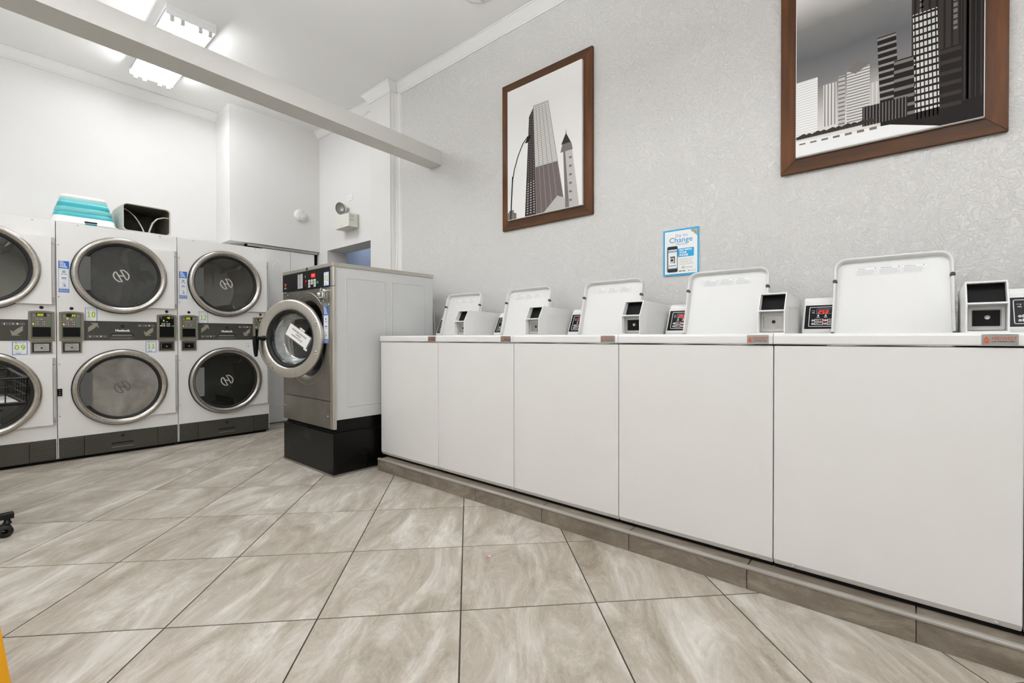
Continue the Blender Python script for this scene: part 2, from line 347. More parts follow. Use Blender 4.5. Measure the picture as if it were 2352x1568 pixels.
def seg7(b, txt, u, v, h, w, M, m, pitch=None, t=None, z=.0012, slant=.16):
    wd = h * .52; t = t or h * .15; pitch = pitch or h * .74
    for ch in txt:
        S = {'a': (0, h, wd, h), 'b': (wd, h, wd, h / 2), 'c': (wd, h / 2, wd, 0), 'd': (0, 0, wd, 0), 'e': (0, 0, 0, h / 2), 'f': (0, h / 2, 0, h), 'g': (0, h / 2, wd, h / 2)}
        for k in SEG.get(ch, ''):
            x0, y0, x1, y1 = S[k]; b.stroke([(u + x0 + slant * y0, v + y0), (u + x1 + slant * y1, v + y1)], t, z, m, M)
        u += pitch
def screw(parent, x, y, z, m='steel_plate', r=.005):
    part('screw', parent, ('screw', m, r), lambda b: b.lathe([(r, 0), (r, .001), (r * .8, .003), (0.0004, .0038)], m, 10, FR(0, 0, 0)), (x, y, z))

# ------------------------------------------------------------------ the room
b = MB(); b.box((LX - .1, FY - .1, -.06), (WX + .1, BY + .1, -.0014), 'grout'); b.box((WX + .05, 4.0, -.06), (4.1, 7.6, -.001), 'grout_grey')
floor = struct('floor', b, 'stone-look porcelain tile floor laid diagonally with dark joints', 'floor')
TU = Vector((.3603, -.3436)); TV = Vector((.3566, .3698)); TO = Vector((1.1425, 1.2274))
def clip(P, k, val, keep_less):
    R_ = []
    for i in range(len(P)):
        a, c = P[i], P[(i + 1) % len(P)]; ina = (a[k] <= val) == keep_less; inc = (c[k] <= val) == keep_less
        if ina: R_.append(a)
        if ina != inc:
            t = (val - a[k]) / (c[k] - a[k]); R_.append(a + (c - a) * t)
    return R_
def tile_mesh(P, key=None):
    bm = bmesh.new(); top = [bm.verts.new((p.x, p.y, 0)) for p in P]; bot = [bm.verts.new((p.x, p.y, -.01)) for p in P]; n = len(P)
    f = bm.faces.new(top)
    for i in range(n): bm.faces.new((bot[i], bot[(i + 1) % n], top[(i + 1) % n], top[i]))
    bmesh.ops.bevel(bm, geom=f.edges[:], offset=.0006, segments=1, affect='EDGES')
    me = bpy.data.meshes.new('tile'); bm.to_mesh(me); bm.free(); me.materials.append(MATS['tile_stone']); return me
g = .0025 / .5; full = [(TU * (a) + TV * (c)) for a, c in ((g, g), (1 - g, g), (1 - g, 1 - g), (g, 1 - g))]
half = (TU + TV) / 2; full = [p - half for p in full]; full_me = tile_mesh(full)
for i in range(-14, 15):
    for j in range(-14, 15):
        c = TO + TU * i + TV * j + half; P = [p + c for p in full]
        Q = P
        for k, val, less in ((0, WX - .005, True), (0, LX + .005, False), (1, BY - .005, True), (1, FY + .005, False)):
            if len(Q) > 2: Q = clip(Q, k, val, less)
        if len(Q) < 3: continue
        area = abs(sum(Q[m].x * Q[(m + 1) % len(Q)].y - Q[(m + 1) % len(Q)].x * Q[m].y for m in range(len(Q)))) / 2
        if area < .004 or (c.y < -1.6): continue
        me = full_me if len(Q) == 4 and abs(area - TU.length * TV.length) < .003 else tile_mesh([p - c for p in Q])
        link('tile', me, floor, (c.x, c.y, 0))

b = MB(); b.box((LX - .1, FY - .1, CEIL), (WX + .1, BY + .1, CEIL + .1), 'ceiling_paint'); struct('ceiling', b, 'flat white painted ceiling', 'ceiling')
# right wall, with the doorway beyond the pilaster
PY0, PY1, PX = 3.90, 4.25, 2.707; OY0, OY1, OZ = 4.36, 5.318, 2.018; WT = 3.047
b = MB(); b.box((WX, FY - .1, 0), (WT, PY0 + .05, CEIL), 'wall_stucco')
struct('wall_right', b, 'pale grey wall with curled trowelled plaster texture', 'wall')
b = MB(); b.box((WX, PY0 + .05, 0), (WT, OY0, CEIL), 'wall_smooth'); b.box((WX, OY1, 0), (WT, BY + .1, CEIL), 'wall_smooth'); b.box((WX, OY0, OZ), (WT, OY1, CEIL), 'wall_smooth')
struct('wall_doorway', b, 'smooth white wall pierced by a deep doorway beside the pilaster', 'wall')
b = MB(); b.box((PX, PY0, 0), (WX + .01, PY1, CEIL), 'wall_stucco_soft'); struct('wall_pilaster', b, 'shallow plastered pilaster beside the doorway', 'pilaster')
b = MB(); b.box((LX - .1, BY, 0), (WX, BY + .1, CEIL), 'wall_smooth'); struct('wall_back', b, 'smooth white wall behind the dryers', 'wall')
b = MB(); b.box((LX - .1, FY - .1, 0), (LX, BY, CEIL), 'wall_smooth'); struct('wall_left', b, 'smooth white wall facing the washers', 'wall')
b = MB(); b.box((LX, FY - .1, 0), (WX, FY, CEIL), 'wall_smooth'); struct('wall_front', b, 'smooth white wall behind the camera', 'wall')
SX, SY, SZ = 1.812, 5.503, 2.02
b = MB(); b.box((SX, SY, SZ), (WX, BY, CEIL), 'wall_smooth'); struct('wall_soffit', b, 'boxed white soffit above the closet doors', 'soffit')
# small hall seen through the doorway
b = MB(); b.box((3.95, 3.9, 0), (4.05, 7.6, 2.6), 'hall_blue'); struct('wall_hall', b, 'pale blue wall seen through the doorway', 'wall')
b = MB(); b.box((WT, 7.5, 0), (3.95, 7.6, 2.6), 'hall_grey'); b.box((WT, 3.9, 0), (3.95, 4.0, 2.6), 'hall_grey'); struct('wall_hall_end', b, 'grey end walls of the hall behind the doorway', 'wall')
b = MB(); b.box((WT, 3.9, 2.6), (4.05, 7.6, 2.7), 'ceiling_paint'); struct('ceiling_hall', b, 'white hall ceiling behind the doorway', 'ceiling')
# beam
b = MB(); bz0, bz1 = 2.543, 2.667
pts = [(LX, 2.90), (2.8, 3.250), (2.8, 3.412), (LX, 3.13)]
b.loft([[(p[0], p[1], bz0) for p in pts], [(p[0], p[1], bz1) for p in pts]], 'beam_stucco', False, None, True, True)
struct('ceiling_beam', b, 'white plastered beam crossing the room below the ceiling into the right wall', 'beam')
# crown mouldings
def crown(name, a, c, nrm, label, ends=(0, 0)):
    """cornice from a to c (wall line), nrm = direction into the room; ends: mitre offsets"""
    prof = [(0, -.082), (.010, -.082), (.014, -.074), (.010, -.070), (.018, -.064), (.030, -.050), (.048, -.030), (.064, -.014), (.066, -.012), (.074, -.010), (.074, -.002), (0, -.002)]
    a = Vector(a); c = Vector(c); d = (c - a).normalized(); n = Vector(nrm); b = MB(); L_ = []
    for p, e in ((a, ends[0]), (c, ends[1])):
        L_.append([(p.x + n.x * q[0] + d.x * e * q[0], p.y + n.y * q[0] + d.y * e * q[0], CEIL + q[1]) for q in prof])
    b.loft(L_, 'trim_white', False, None, True, True)
    return struct(name, b, label, 'crown moulding')
crown('trim_1', (WX, FY), (WX, PY0), (-1, 0), 'white crown moulding along the textured right wall', (0, -1))
crown('trim_2', (PX, PY0), (PX, PY1), (-1, 0), 'white crown moulding across the pilaster', (-1, 1))
crown('trim_3', (WX, PY0), (PX, PY0), (0, -1), 'short return of crown moulding on the near side of the pilaster', (1, 1))
crown('trim_4', (PX, PY1), (WX, PY1), (0, 1), 'short return of crown moulding on the far side of the pilaster', (-1, -1))
crown('trim_5', (WX, PY1), (WX, SY), (-1, 0), 'white crown moulding above the doorway wall', (1, 0))
crown('trim_6', (LX, BY), (SX, BY), (0, -1), 'white crown moulding along the wall above the dryers', (0, 0))
b = MB()
prof = [(PX + .012, PY0), (PX + .012, PY0 - .006), (PX + .020, PY0 - .010), (PX + .055, PY0 - .012), (PX + .060, PY0 - .022), (PX + .066, PY0 - .022), (PX + .069, PY0 - .030), (PX + .075, PY0 - .034), (PX + .079, PY0 - .046), (PX + .085, PY0 - .05), (PX + .093, PY0 - .056), (PX + .094, PY0)]
b.loft([[(p[0], p[1], 0) for p in prof], [(p[0], p[1], CEIL - .08) for p in prof]], 'trim_white', False, None, True, True)
struct('trim_7', b, 'vertical white moulding in the corner of the pilaster and textured wall', 'moulding')

# closet doors under the soffit
YC = 5.535
def leaf(b, x0, x1):
    b.box((x0, YC, .012), (x1, YC + .035, SZ - .035), 'trim_white', .002)
    w = x1 - x0; cx = (x0 + x1) / 2; M = FR(0, YC, 0); hw = w / 2 - .075
    def arch(e, v0, v1, rise, n=10):
        P = [(cx - hw + e, v0 + e), (cx + hw - e, v0 + e)]
        for i in range(n + 1):
            t = i / n; u = cx + (hw - e) * (1 - 2 * t); P.append((u, v1 - e + rise * (1 - (1 - 2 * t) ** 2)))
        return P
    for v0, v1, rise in ((.16, .86, 0.0), (.98, SZ - .19, .05)):
        P0 = arch(0, v0, v1, rise); P1 = arch(.012, v0, v1, rise); P2 = arch(.035, v0, v1, rise)
        b.loft([[(p[0], p[1], .0005) for p in P0], [(p[0], p[1], -.012) for p in P1], [(p[0], p[1], -.012) for p in P1], [(p[0], p[1], .003) for p in P2]], 'trim_white', False, M)
        b.flat(P2, .003, 'trim_white', M); b.loft([[(p[0], p[1], .0006) for p in arch(-.004, v0, v1, rise)], [(p[0], p[1], .0006) for p in P0]], 'trim_white', False, M)
door = thing('door_1', 'white bifold closet door with arched raised panels under the soffit', 'door', (0, 0, 0)); door['kind'] = 'structure'
part('door_leaf', door, None, lambda b: leaf(b, 2.150, 2.454)); part('door_leaf', door, None, lambda b: leaf(b, 2.458, 2.746))
def hpull(b): b.tube([(2.545, YC, 1.60), (2.545, YC - .025, 1.60), (2.60, YC - .03, 1.605), (2.60, YC, 1.605)], .006, 'black_paint', 8)
part('door_pull', door, None, hpull)
part('door_track', door, None, lambda b: b.box((2.0, YC - .005, SZ - .028), (2.79, YC + .04, SZ - .004), 'hinge_grey'))
part('jamb_shade', door, None, lambda b: b.box((2.755, YC + .03, 0), (2.798, YC + .06, SZ), 'dark_void'))  # dark strip standing in for the shaded gap beside the leaf
b = MB(); b.box((1.98, YC + .02, 0), (2.12, YC + .06, SZ - .01), 'black_paint'); struct('cavity_shade', b, 'black panel standing in for the shaded cavity behind the dryer', 'wall')  # solid black in place of the cavity's shade

# ------------------------------------------------------------------ ceiling light and added fill lights
def make_light(label, loc):
    t = thing('ceiling_light', label, 'ceiling light', loc, 0, 'fluorescent ceiling lights')
    def housing(b):
        b.box((-.165, -.61, -.03), (.165, .61, 0), 'lamp_housing', .002)
        for y in (-.61, .602): b.box((-.165, y, -.075), (.165, y + .008, -.03), 'lamp_housing', .002)
        b.prism([(-.03, -.03), (0, -.075), (.03, -.03)], -.6, .6, 'lamp_housing', Matrix(((1, 0, 0, 0), (0, 0, 1, 0), (0, 1, 0, 0), (0, 0, 0, 1))))
    part('housing', t, 'lh', housing)
    def refl(sgn):
        def f(b):
            P = [(.165, -.058), (.160, -.035), (.14, -.031), (.05, -.031), (.03, -.035), (.004, -.072)]
            b.loft([[(sgn * x, y, z) for x, z in P] for y in (-.6, .6)], 'lamp_housing', False, None, closed=False)
        return f
    part('reflector', t, 'lr1', refl(1)); part('reflector', t, 'lr2', refl(-1))
    for x in (-.125, -.058, .058, .125):
        part('tube', t, 'ltube', lambda b: b.tube([(0, -.58, 0), (0, .58, 0)], .013, 'lamp_tube', 12), (x, 0, -.088))
        for y in (-.592, .592): part('lampholder', t, 'lhold', lambda b: b.box((-.014, -.012, -.02), (.014, .012, .058), 'lampholder', .004), (x, y, -.088))
    return t
make_light('four-tube fluorescent ceiling light shining behind the beam', (1.135, 4.82, CEIL))
def make_fill_strip(label, loc, D=.74):
    '''added unseen fill: open four-tube strip on rods, brightens ceiling and floor'''
    t = thing('fill_strip', label, 'fill light', loc, 0, 'added unseen fill strips')
    part('spine', t, ('s_sp', D), lambda b: (b.box((-.03, -.61, -D - .025), (.03, .61, -D + .025), 'lamp_housing', .003), [b.box((-.17, y - .012, -D - .015), (.17, y + .012, -D + .015), 'lamp_housing', .003) for y in (-.6, .6)]))
    for y in (-.45, .45): part('rod', t, ('s_rod', y, D), lambda b, y=y: (b.tube([(0, y, -D + .02), (0, y, 0)], .006, 'steel_plate', 8), b.lathe([(.04, 0), (.04, -.012), (.01, -.02)], 'lamp_housing', 16, T(0, y, 0))))
    for x in (-.15, -.07, .07, .15):
        part('tube', t, 'ltube', None, (x, 0, -D))
    return t
for lab, p in (('added four-tube fill strip just before the beam, facing the tower picture', (.8, 1.9, CEIL)), ('added four-tube fill strip level with the last washers', (.9, -.3, CEIL)),
               ('added four-tube fill strip over the dryer aisle behind the beam', (-.45, 3.85, CEIL)), ('added four-tube fill strip over the left aisle before the beam', (-1.3, 2.0, CEIL)),
               ('added four-tube fill strip over the left aisle near the front', (-1.3, -.4, CEIL)), ('added four-tube fill strip near the front wall', (0, -2.3, CEIL))):
    make_fill_strip(lab, p, .5 if p[1] > 3 else .74)  # all out of view, added to even out the room's light
t = thing('hall_fill_lamp', 'added round fill lamp, unseen, brightening the hall behind the doorway', 'ceiling light', (3.5, 6.3, 2.6))  # lamp added out of sight to light the hall
part('lamp_base', t, None, lambda b: b.lathe([(.12, 0), (.12, -.03), (.10, -.032)], 'lamp_housing', 24)); part('lamp_bowl', t, None, lambda b: b.lathe([(.10, -.032), (.09, -.06), (.05, -.085), (.001, -.09)], 'lamp_tube', 24))
t = thing('ceiling_fitting', 'round white ceiling fitting with a metal stem and dark red centre', 'ceiling fitting', (2.395, 2.383, CEIL))
part('trim_ring', t, None, lambda b: b.lathe([(.128, 0), (.126, -.006), (.10, -.010), (.085, -.004), (.070, .0)], 'trim_white', 40))
part('dark_centre', t, None, lambda b: b.lathe([(.085, -.003), (.05, -.012), (.001, -.016)], 'dark_red', 24))
part('stem', t, None, lambda b: b.tube([(.10, .04, -.012), (.03, .012, -.03), (0, 0, -.035)], .008, 'chrome', 8))

# ------------------------------------------------------------------ plinth under the washers
plinth = thing('tiled_plinth', 'low tiled plinth with rounded grey edge under the row of white washers', 'plinth', (1.962, 3.0, 0))
PL = 4.1
part('core', plinth, None, lambda b: b.box((.009, -PL, 0), (.835, -.012, .080), 'grout_grey'))
def ptile(b): b.box((0, -.2475, 0), (.010, .2475, .076), 'tile_stone_plinth', .001, seg=1)
y = -.023
part('tile', plinth, None, lambda b: b.box((0, -.0205, 0), (.010, -.0005, .076), 'tile_stone_plinth', .001, seg=1))
k = 0
while y - .498 > -PL:
    part('tile', plinth, 'ptile', ptile, (0, y - .249, 0)); y -= .498; k += 1
part('end_tile', plinth, None, lambda b: b.box((.011, -.011, 0), (.835, -.0005, .076), 'tile_stone_plinth', .001, seg=1))
def ttile(b): b.box((.013, -.247, .080), (.30, .247, .0905), 'tile_stone_plinth', .001, seg=1)
for i in range(k): part('top_tile', plinth, 'ttile', ttile, (0, -.023 - .498 * i - .249, 0))
def nose(b):
    P = [(.013, .076), (.013, .0905), (.006, .0905), (.001, .0885), (-.003, .085), (-.004, .081), (-.003, .077), (0, .076)]
    b.prism(P, -PL, 0, 'bullnose', Matrix(((1, 0, 0, 0), (0, 0, 1, 0), (0, 1, 0, 0), (0, 0, 0, 1))))
part('edge_trim', plinth, None, nose)

# ------------------------------------------------------------------ stickers and prints shared by machines
def pay_strip(b, M, w, h):
    b.box((0, 0, 0), (w, h, .0006), 'paper', 0, M); z = .0009
    b.rect(0, h * .76, w, h, z, 'ink_blue', M); b.rect(0, 0, w, h * .115, z, 'ink_blue', M)
    b.rect(0, 0, w * .03, h, z, 'ink_blue', M); b.rect(w * .97, 0, w, h, z, 'ink_blue', M)
    for i, s in enumerate(('PAY', 'WITH', 'YOUR', 'PHONE')):
        b.text(s, h * .066, 'ink_white', M @ T(w * .1, h * (.965 - .052 * i), 0), 'LEFT', z + .0004, .80 * w / h / .245, .04)
    for i, s in enumerate(('SAVE 5% OFF', 'DISCOUNTS')): b.text(s, h * .045, 'ink_white', M @ T(w * .5, h * (.075 - .042 * i), 0), 'CENTER', z + .0004, .86 * w / h / .245, .025)
    b.rect(w * .1, h * .715, w * .7, h * .722, z, 'ink_lightgrey', M); b.rect(w * .34, h * .62, w * .66, h * .69, z, 'ink_steelblue', M)
    b.rect(w * .22, h * .575, w * .48, h * .59, z, 'ink_black', M); b.rect(w * .55, h * .575, w * .8, h * .59, z, 'ink_black', M)
    b.rect(w * .1, h * .515, w * .6, h * .522, z, 'ink_lightgrey', M); b.rect(w * .28, h * .45, w * .74, h * .475, z, 'ink_blue', M); b.rect(w * .3, h * .40, w * .72, h * .445, z, 'ink_lightgrey', M); b.rect(w * .34, h * .415, w * .68, h * .435, z + .0003, 'paper', M)
    b.rect(w * .1, h * .315, w * .6, h * .322, z, 'ink_lightgrey', M)
    b.frame(w * .38, h * .19, w * .62, h * .295, w * .035, z, 'ink_blue', M); b.flat([(w * .5, h * .19), (w * .72, h * .215), (w * .52, h * .245)], z + .0003, 'ink_blue', M)
    b.flat(circ(w * .22, h * .145, w * .06, 12), z, 'ink_lime', M); b.text('PayRange', h * .035, 'ink_grey', M @ T(w * .6, h * .145, 0), 'CENTER', z, w / h / .245)
def num_sticker(b, M, w, h, num):
    b.box((0, 0, 0), (w, h, .0006), 'paper', 0, M); z = .0009
    b.frame(0, 0, w, h, w * .045, z, 'ink_blue', M)
    for k, ch in enumerate(num):
        cx = w * (.30 + .40 * k); hh = h * .40; ww = w * .32; y0 = h * .36; tt = w * .1
        E = lambda a0, a1, rx, ry, ox, oy, n=14: [(cx + ox + rx * math.cos(math.radians(a0 + (a1 - a0) * q / n)), y0 + oy + ry * math.sin(math.radians(a0 + (a1 - a0) * q / n))) for q in range(n + 1)]
        rx, ry = ww / 2 - tt / 2, hh / 2 - tt / 2
        if ch == '0': b.stroke(E(0, 360, rx, ry, 0, hh / 2, 24), tt, z, 'ink_lime', M)
        elif ch == '1': b.stroke([(cx + tt * .1, y0), (cx + tt * .1, y0 + hh)], tt, z, 'ink_lime', M); b.stroke([(cx - ww * .42, y0 + tt * .4), (cx + ww * .45, y0 + tt * .4)], tt * .8, z + .0001, 'ink_lime', M); b.stroke([(cx - ww * .38, y0 + hh * .84), (cx + tt * .2, y0 + hh - tt * .35)], tt * .7, z + .0002, 'ink_lime', M)
        elif ch == '2': b.stroke(E(165, -35, rx, ry * .56, 0, hh - ry * .56 - tt / 2) + [(cx - ww * .38, y0 + tt)], tt, z, 'ink_lime', M); b.stroke([(cx - ww * .45, y0 + tt * .45), (cx + ww * .45, y0 + tt * .45)], tt * .9, z + .0001, 'ink_lime', M)
        elif ch == '9': b.stroke(E(0, 360, rx, ry * .58, 0, hh - ry * .58 - tt / 2, 24), tt, z, 'ink_lime', M); b.stroke([(cx + rx, y0 + hh * .66)] + E(-5, -120, rx, ry * .95, 0, hh * .52), tt, z + .0001, 'ink_lime', M)
    b.flat(circ(w * .26, h * .86, w * .05, 12), z, 'ink_lime', M); b.stroke(circ(w * .26, h * .86, w * .075, 12)[:8], w * .02, z, 'ink_grey', M)
    b.text('PayRange', h * .085, 'ink_grey', M @ T(w * .6, h * .865, 0), 'CENTER', z)
    b.rect(w * .1, h * .25, w * .62, h * .265, z, 'ink_lightgrey', M); b.rect(w * .1, h * .215, w * .55, h * .23, z, 'ink_lightgrey', M); b.rect(w * .2, h * .09, w * .58, h * .13, z, 'ink_blue', M)

# ------------------------------------------------------------------ top-load washers
def make_washer(i, label, plate, digits, y_left):
    t = thing('top_load_washer', label, 'washing machine', (WF, y_left, .0905), -PI / 2, 'white top-loading washers along the wall')
    Z = lambda z: z - .0905
    def cab(b):
        b.prism([(0, Z(.128)), (.0005, Z(.946)), (.69, Z(.946)), (.69, Z(.106)), (.012, Z(.106))], .0015, WP - .0015, 'washer_white', SD(0), .004, 3)
    part('cabinet', t, 'w_cab', cab)
    for x, yy in ((.05, .06), (.6, .06), (.05, .6), (.6, .6)): part('foot', t, 'w_foot', lambda b: b.lathe([(.02, 0), (.02, .008), (.012, .010), (.012, .018)], 'rubber', 16, cap0=True), (x, yy, 0))
    part('toe_shade', t, 'w_toe_shade', lambda b: b.box((.003, .020, .001), (WP - .003, .685, Z(.1062)), 'black_paint'))  # black block darkens the gap under the cabinet in place of shade
    for x in (.066, .600): screw(t, x, .006, Z(.116), 'hinge_grey', .0055)
    def top(b):
        P = [(.13, Z(.992)), (.004, Z(.992)), (-.003, Z(.989)), (-.006, Z(.982)), (-.006, Z(.955)), (-.003, Z(.951)), (.13, Z(.951))]
        b.prism(P, .0012, WP - .0012, 'worktop_white', SD(0))
        for a, c in (((.0012, .13), (.15, .47)), ((.51, .13), (WP - .0012, .47)), ((.0012, .47), (WP - .0012, .70))):
            b.box((a[0], a[1], Z(.951)), (c[0], c[1], Z(.992)), 'worktop_white')
    part('worktop', t, 'w_top', top)
    def tub(b): b.lathe([(.02, Z(.55)), (.20, Z(.55)), (.21, Z(.60)), (.21, Z(.93)), (.165, Z(.945)), (.165, Z(.97))], 'drum_plain', 32, T(.33, .30, 0))
    part('tub', t, 'w_tub', tub)
    # lid, hinged behind its opening and leaning back
    ang = math.radians(14.3); LM = T(.135, .486, Z(.994)) @ Matrix(((1, 0, 0, 0), (0, math.sin(ang), -math.cos(ang), 0), (0, math.cos(ang), math.sin(ang), 0), (0, 0, 0, 1)))
    W, H = .392, .338
    def lid(b):
        n = 6
        def lp(e, r):
            P = []
            for cx, cy, a in ((W - e - r, H - e - r, 0), (e + r, H - e - r, 90)):
                for k in range(n + 1):
                    q = math.radians(a + 90 * k / n); P.append((cx + r * math.cos(q), cy + r * math.sin(q)))
            return [(W - e + .004 - e * .0, 0)] + P + [(e - .004, 0)]
        o, i2 = lp(0, .044), lp(.009, .036)
        b.loft([[(p[0], p[1], -.004) for p in o], [(p[0], p[1], .022) for p in o], [(p[0] * .996 + .0008, p[1] * .996, .026) for p in o], [(p[0], p[1], .026) for p in lp(.006, .038)], [(p[0], p[1], .022) for p in i2], [(p[0], p[1], 0) for p in lp(.012, .034)]], 'lid_white', True, LM, closed=False)
        b.flat(lp(.012, .034), 0, 'lid_white', LM); b.flat(o[::-1], -.004, 'lid_white', LM)
    l = part('lid', t, 'w_lid', lid)
    def lab(b):
        M = LM @ T(.076, .262, 0); w, h = .236, .034
        b.box((0, 0, 0), (w, h, .0005), 'paper', 0, M)
        b.frame(0, 0, w, h, .0005, .0008, 'ink_lightgrey', M)
        for q, s in enumerate(('WARNING', 'AVERTISSEMENT', 'ADVERTENCIA')):
            u = .003 + q * .079; b.text(s, .0058, 'ink_black', M @ T(u + .004, .0285, 0), 'LEFT', .0009, .95)
            for r in range(8): b.rect(u, .003 + r * .0028, u + (.072 if r % 3 else .06), .0042 + r * .0028, .0009, 'ink_lightgrey', M)
            if q < 2: b.rect(u + .0752, .002, u + .0757, h - .002, .0009, 'ink_grey', M)
            b.flat(circ(u + .066, .0295, .0025, 10), .0009, 'ink_grey', M)
    part('warning_label', l, 'w_lidlab', lab)
    for u in (.004, W - .004): part('bumper', l, ('w_bump', u), lambda b, u=u: b.lathe([(.0085, .010), (.0085, .0262), (.0078, .0270), (.0003, .0271)], 'bumper_brown', 14, LM @ T(u, .234, 0)))
    # console
    def con(b):
        P = [(.522, Z(.9925)), (.523, Z(1.008)), (.582, Z(1.135)), (.590, Z(1.139)), (.598, Z(1.153)), (.612, Z(1.163)), (.69, Z(1.163)), (.69, Z(.9925))]
        b.prism(P, .011, .535, 'plastic_white', SD(0), .005, 2)
    c = part('console', t, 'w_con', con)
    dv = Vector((0, .059, .127)).normalized(); nv = Vector((1, 0, 0)).cross(dv)
    CM = Matrix(((1, 0, nv.x, .020), (0, dv.y, nv.y, .5265), (0, dv.z, nv.z, Z(1.0155)), (0, 0, 0, 1)))
    def pan(b):
        w, h = .502, .122; b.box((0, 0, 0), (w, h, .002), 'black_plate', .001, CM, 1); z = .0026
        P = rrect(.016, .010, w - .012, h - .010, .006, 4); Q = rrect(.0185, .0125, w - .0145, h - .0125, .004, 4)
        b.loft([[(p[0], p[1], z) for p in P], [(p[0], p[1], z) for p in Q]], 'ink_white', False, CM)
        P = rrect(.044, .075, .150, .102, .004, 4); Q = rrect(.0455, .0765, .1485, .1005, .003, 4)
        b.loft([[(p[0], p[1], z) for p in P], [(p[0], p[1], z) for p in Q]], 'ink_grey', False, CM)
        b.flat(Q, z, 'display_black', CM)
        seg7(b, digits, .052, .0785, .0145, 0, CM, 'led_red', .0140, .0024, z + .0005)
        for k in range(3):
            u = .052 + k * .029; b.flat(circ(u, .068, .0035, 10), z, 'ink_white', CM); b.rect(u - .006, .0565, u + .006, .060, z, 'ink_lightgrey', CM); b.rect(u - .005, .0615, u + .005, .0632, z, 'ink_grey', CM)
        for r in range(2):
            for k in range(3):
                u, v = .038 + k * .049, .036 - r * .017
                b.flat(circ(u - .006, v + .006, .0055, 12), z, 'led_pink' if (r == 0 and k == 1) else 'ink_lightgrey', CM)
                b.flat(rrect(u, v, u + .036, v + .0135, .003, 3), z, 'ink_white', CM); b.flat(rrect(u + .003, v + .002, u + .033, v + .0115, .002, 3), z + .0004, 'ink_black', CM)
                b.rect(u + .006, v + .0045, u + .018, v + .009, z + .0008, 'ink_grey', CM); b.rect(u + .022, v + .004, u + .027, v + .0095, z + .0008, 'ink_red', CM)
        b.flat(rrect(.20, .019, .225, .032, .004, 3), z, 'button_green', CM)
        b.stroke([(.024, .093), (.033, .093)], .0015, z, 'ink_lightgrey', CM); b.flat([(.033, .090), (.037, .096), (.037, .088)], z, 'ink_lightgrey', CM); b.stroke([(.027, .083), (.038, .081)], .0035, z, 'ink_lightgrey', CM)
        for k in range(4): b.rect(.28, .03 + .018 * k, .42, .034 + .018 * k, z, 'ink_grey', CM)
    part('control_panel', c, ('w_pan', digits), pan)
    # coin meter case
    X0, X1 = .543, .649
    def mcase(b):
        S = [(.241, Z(.9925)), (.241, Z(1.092)), (.287, Z(1.172)), (.615, Z(1.160)), (.615, Z(.9925))]
        b.prism(S, X0, X0 + .005, 'plastic_white', SD(0), .0015, 1); b.prism(S, X1 - .005, X1, 'plastic_white', SD(0), .0015, 1)
        b.prism([(.286, Z(1.172)), (.615, Z(1.160)), (.615, Z(1.154)), (.286, Z(1.166))], X0 + .004, X1 - .004, 'plastic_white', SD(0))
        b.prism([(.241, Z(1.096)), (.241, Z(1.090)), (.30, Z(1.090)), (.30, Z(1.096))], X0 + .004, X1 - .004, 'plastic_white', SD(0))
        b.box((X0 + .004, .241, Z(.9925)), (X1 - .004, .29, Z(.998)), 'plastic_white')
        b.box((X0 + .004, .283, Z(.9925)), (X1 - .004, .31, Z(1.092)), 'plastic_white'); b.box((X0 + .004, .60, Z(.9925)), (X1 - .004, .615, Z(1.158)), 'plastic_white')
        for sx, w0 in ((X0, -.0008), (X1, .0008)):
            P = [(.33, Z(1.012)), (.33, Z(1.12)), (.56, Z(1.118)), (.56, Z(1.012))]
            Q = [(.338, Z(1.02)), (.338, Z(1.112)), (.552, Z(1.11)), (.552, Z(1.02))]
            b.loft([[(p[0], p[1], w0) for p in P], [(p[0], p[1], w0 * 1.6) for p in Q]], 'plastic_white', False, SD(sx))
    m = part('meter_case', t, 'w_case', mcase)
    part('slot_plate', m, 'w_slot', lambda b: b.prism([(.284, Z(1.096)), (.320, Z(1.167)), (.326, Z(1.164)), (.290, Z(1.092))], X0 + .005, X1 - .005, 'black_paint', SD(0)))
    def drawer(b):
        M = FR(0, .283, 0); o = rrect(X0 + .008, Z(1.002), X1 - .008, Z(1.082), .006, 3); i2 = rrect(X0 + .016, Z(1.011), X1 - .016, Z(1.074), .004, 3); i3 = rrect(X0 + .019, Z(1.015), X1 - .019, Z(1.070), .002, 3)
        b.loft([[(p[0], p[1], 0) for p in o], [(p[0], p[1], .010) for p in o], [(p[0], p[1], .012) for p in i2], [(p[0], p[1], .004) for p in i3]], 'hinge_grey', False, M)
        b.flat(i3, .004, plate, M)
        b.lathe([(.0075, .004), (.0075, .0055), (.005, .006), (.0045, .0045), (.0003, .0045)], 'steel_plate' if plate != 'steel_plate' else 'rubber', 16, M @ T((X0 + X1) / 2 + .003, Z(1.045), 0))
    part('coin_drawer', m, ('w_draw', plate), drawer)
    def badge(b):
        M = FR(.563, -.006, Z(.9535)); w, h = .077, .033
        b.prism(rrect(0, 0, w, h, .002, 3), 0, .0015, 'steel_plate', M); z = .0018
        P = [(.0055, .0085), (.004, .014), (.006, .020), (.0105, .0275), (.0125, .0225), (.016, .018), (.0175, .012), (.015, .007), (.0105, .005)]
        b.flat(P, z, 'ink_orange', M); b.stroke([(.006, .012), (.0095, .0175), (.012, .013), (.0165, .0175)], .0013, z + .0003, 'steel_plate', M)
        b.text('MIDWEST', .0125, 'ink_orange', M @ T(.0215, .0195, 0), 'LEFT', z, .96, .02); b.text('LAUNDRIES INC', .0062, 'ink_black', M @ T(.0218, .0105, 0), 'LEFT', z, 1.10, .02)
    part('brand_plate', t, 'w_badge', badge)
    return t
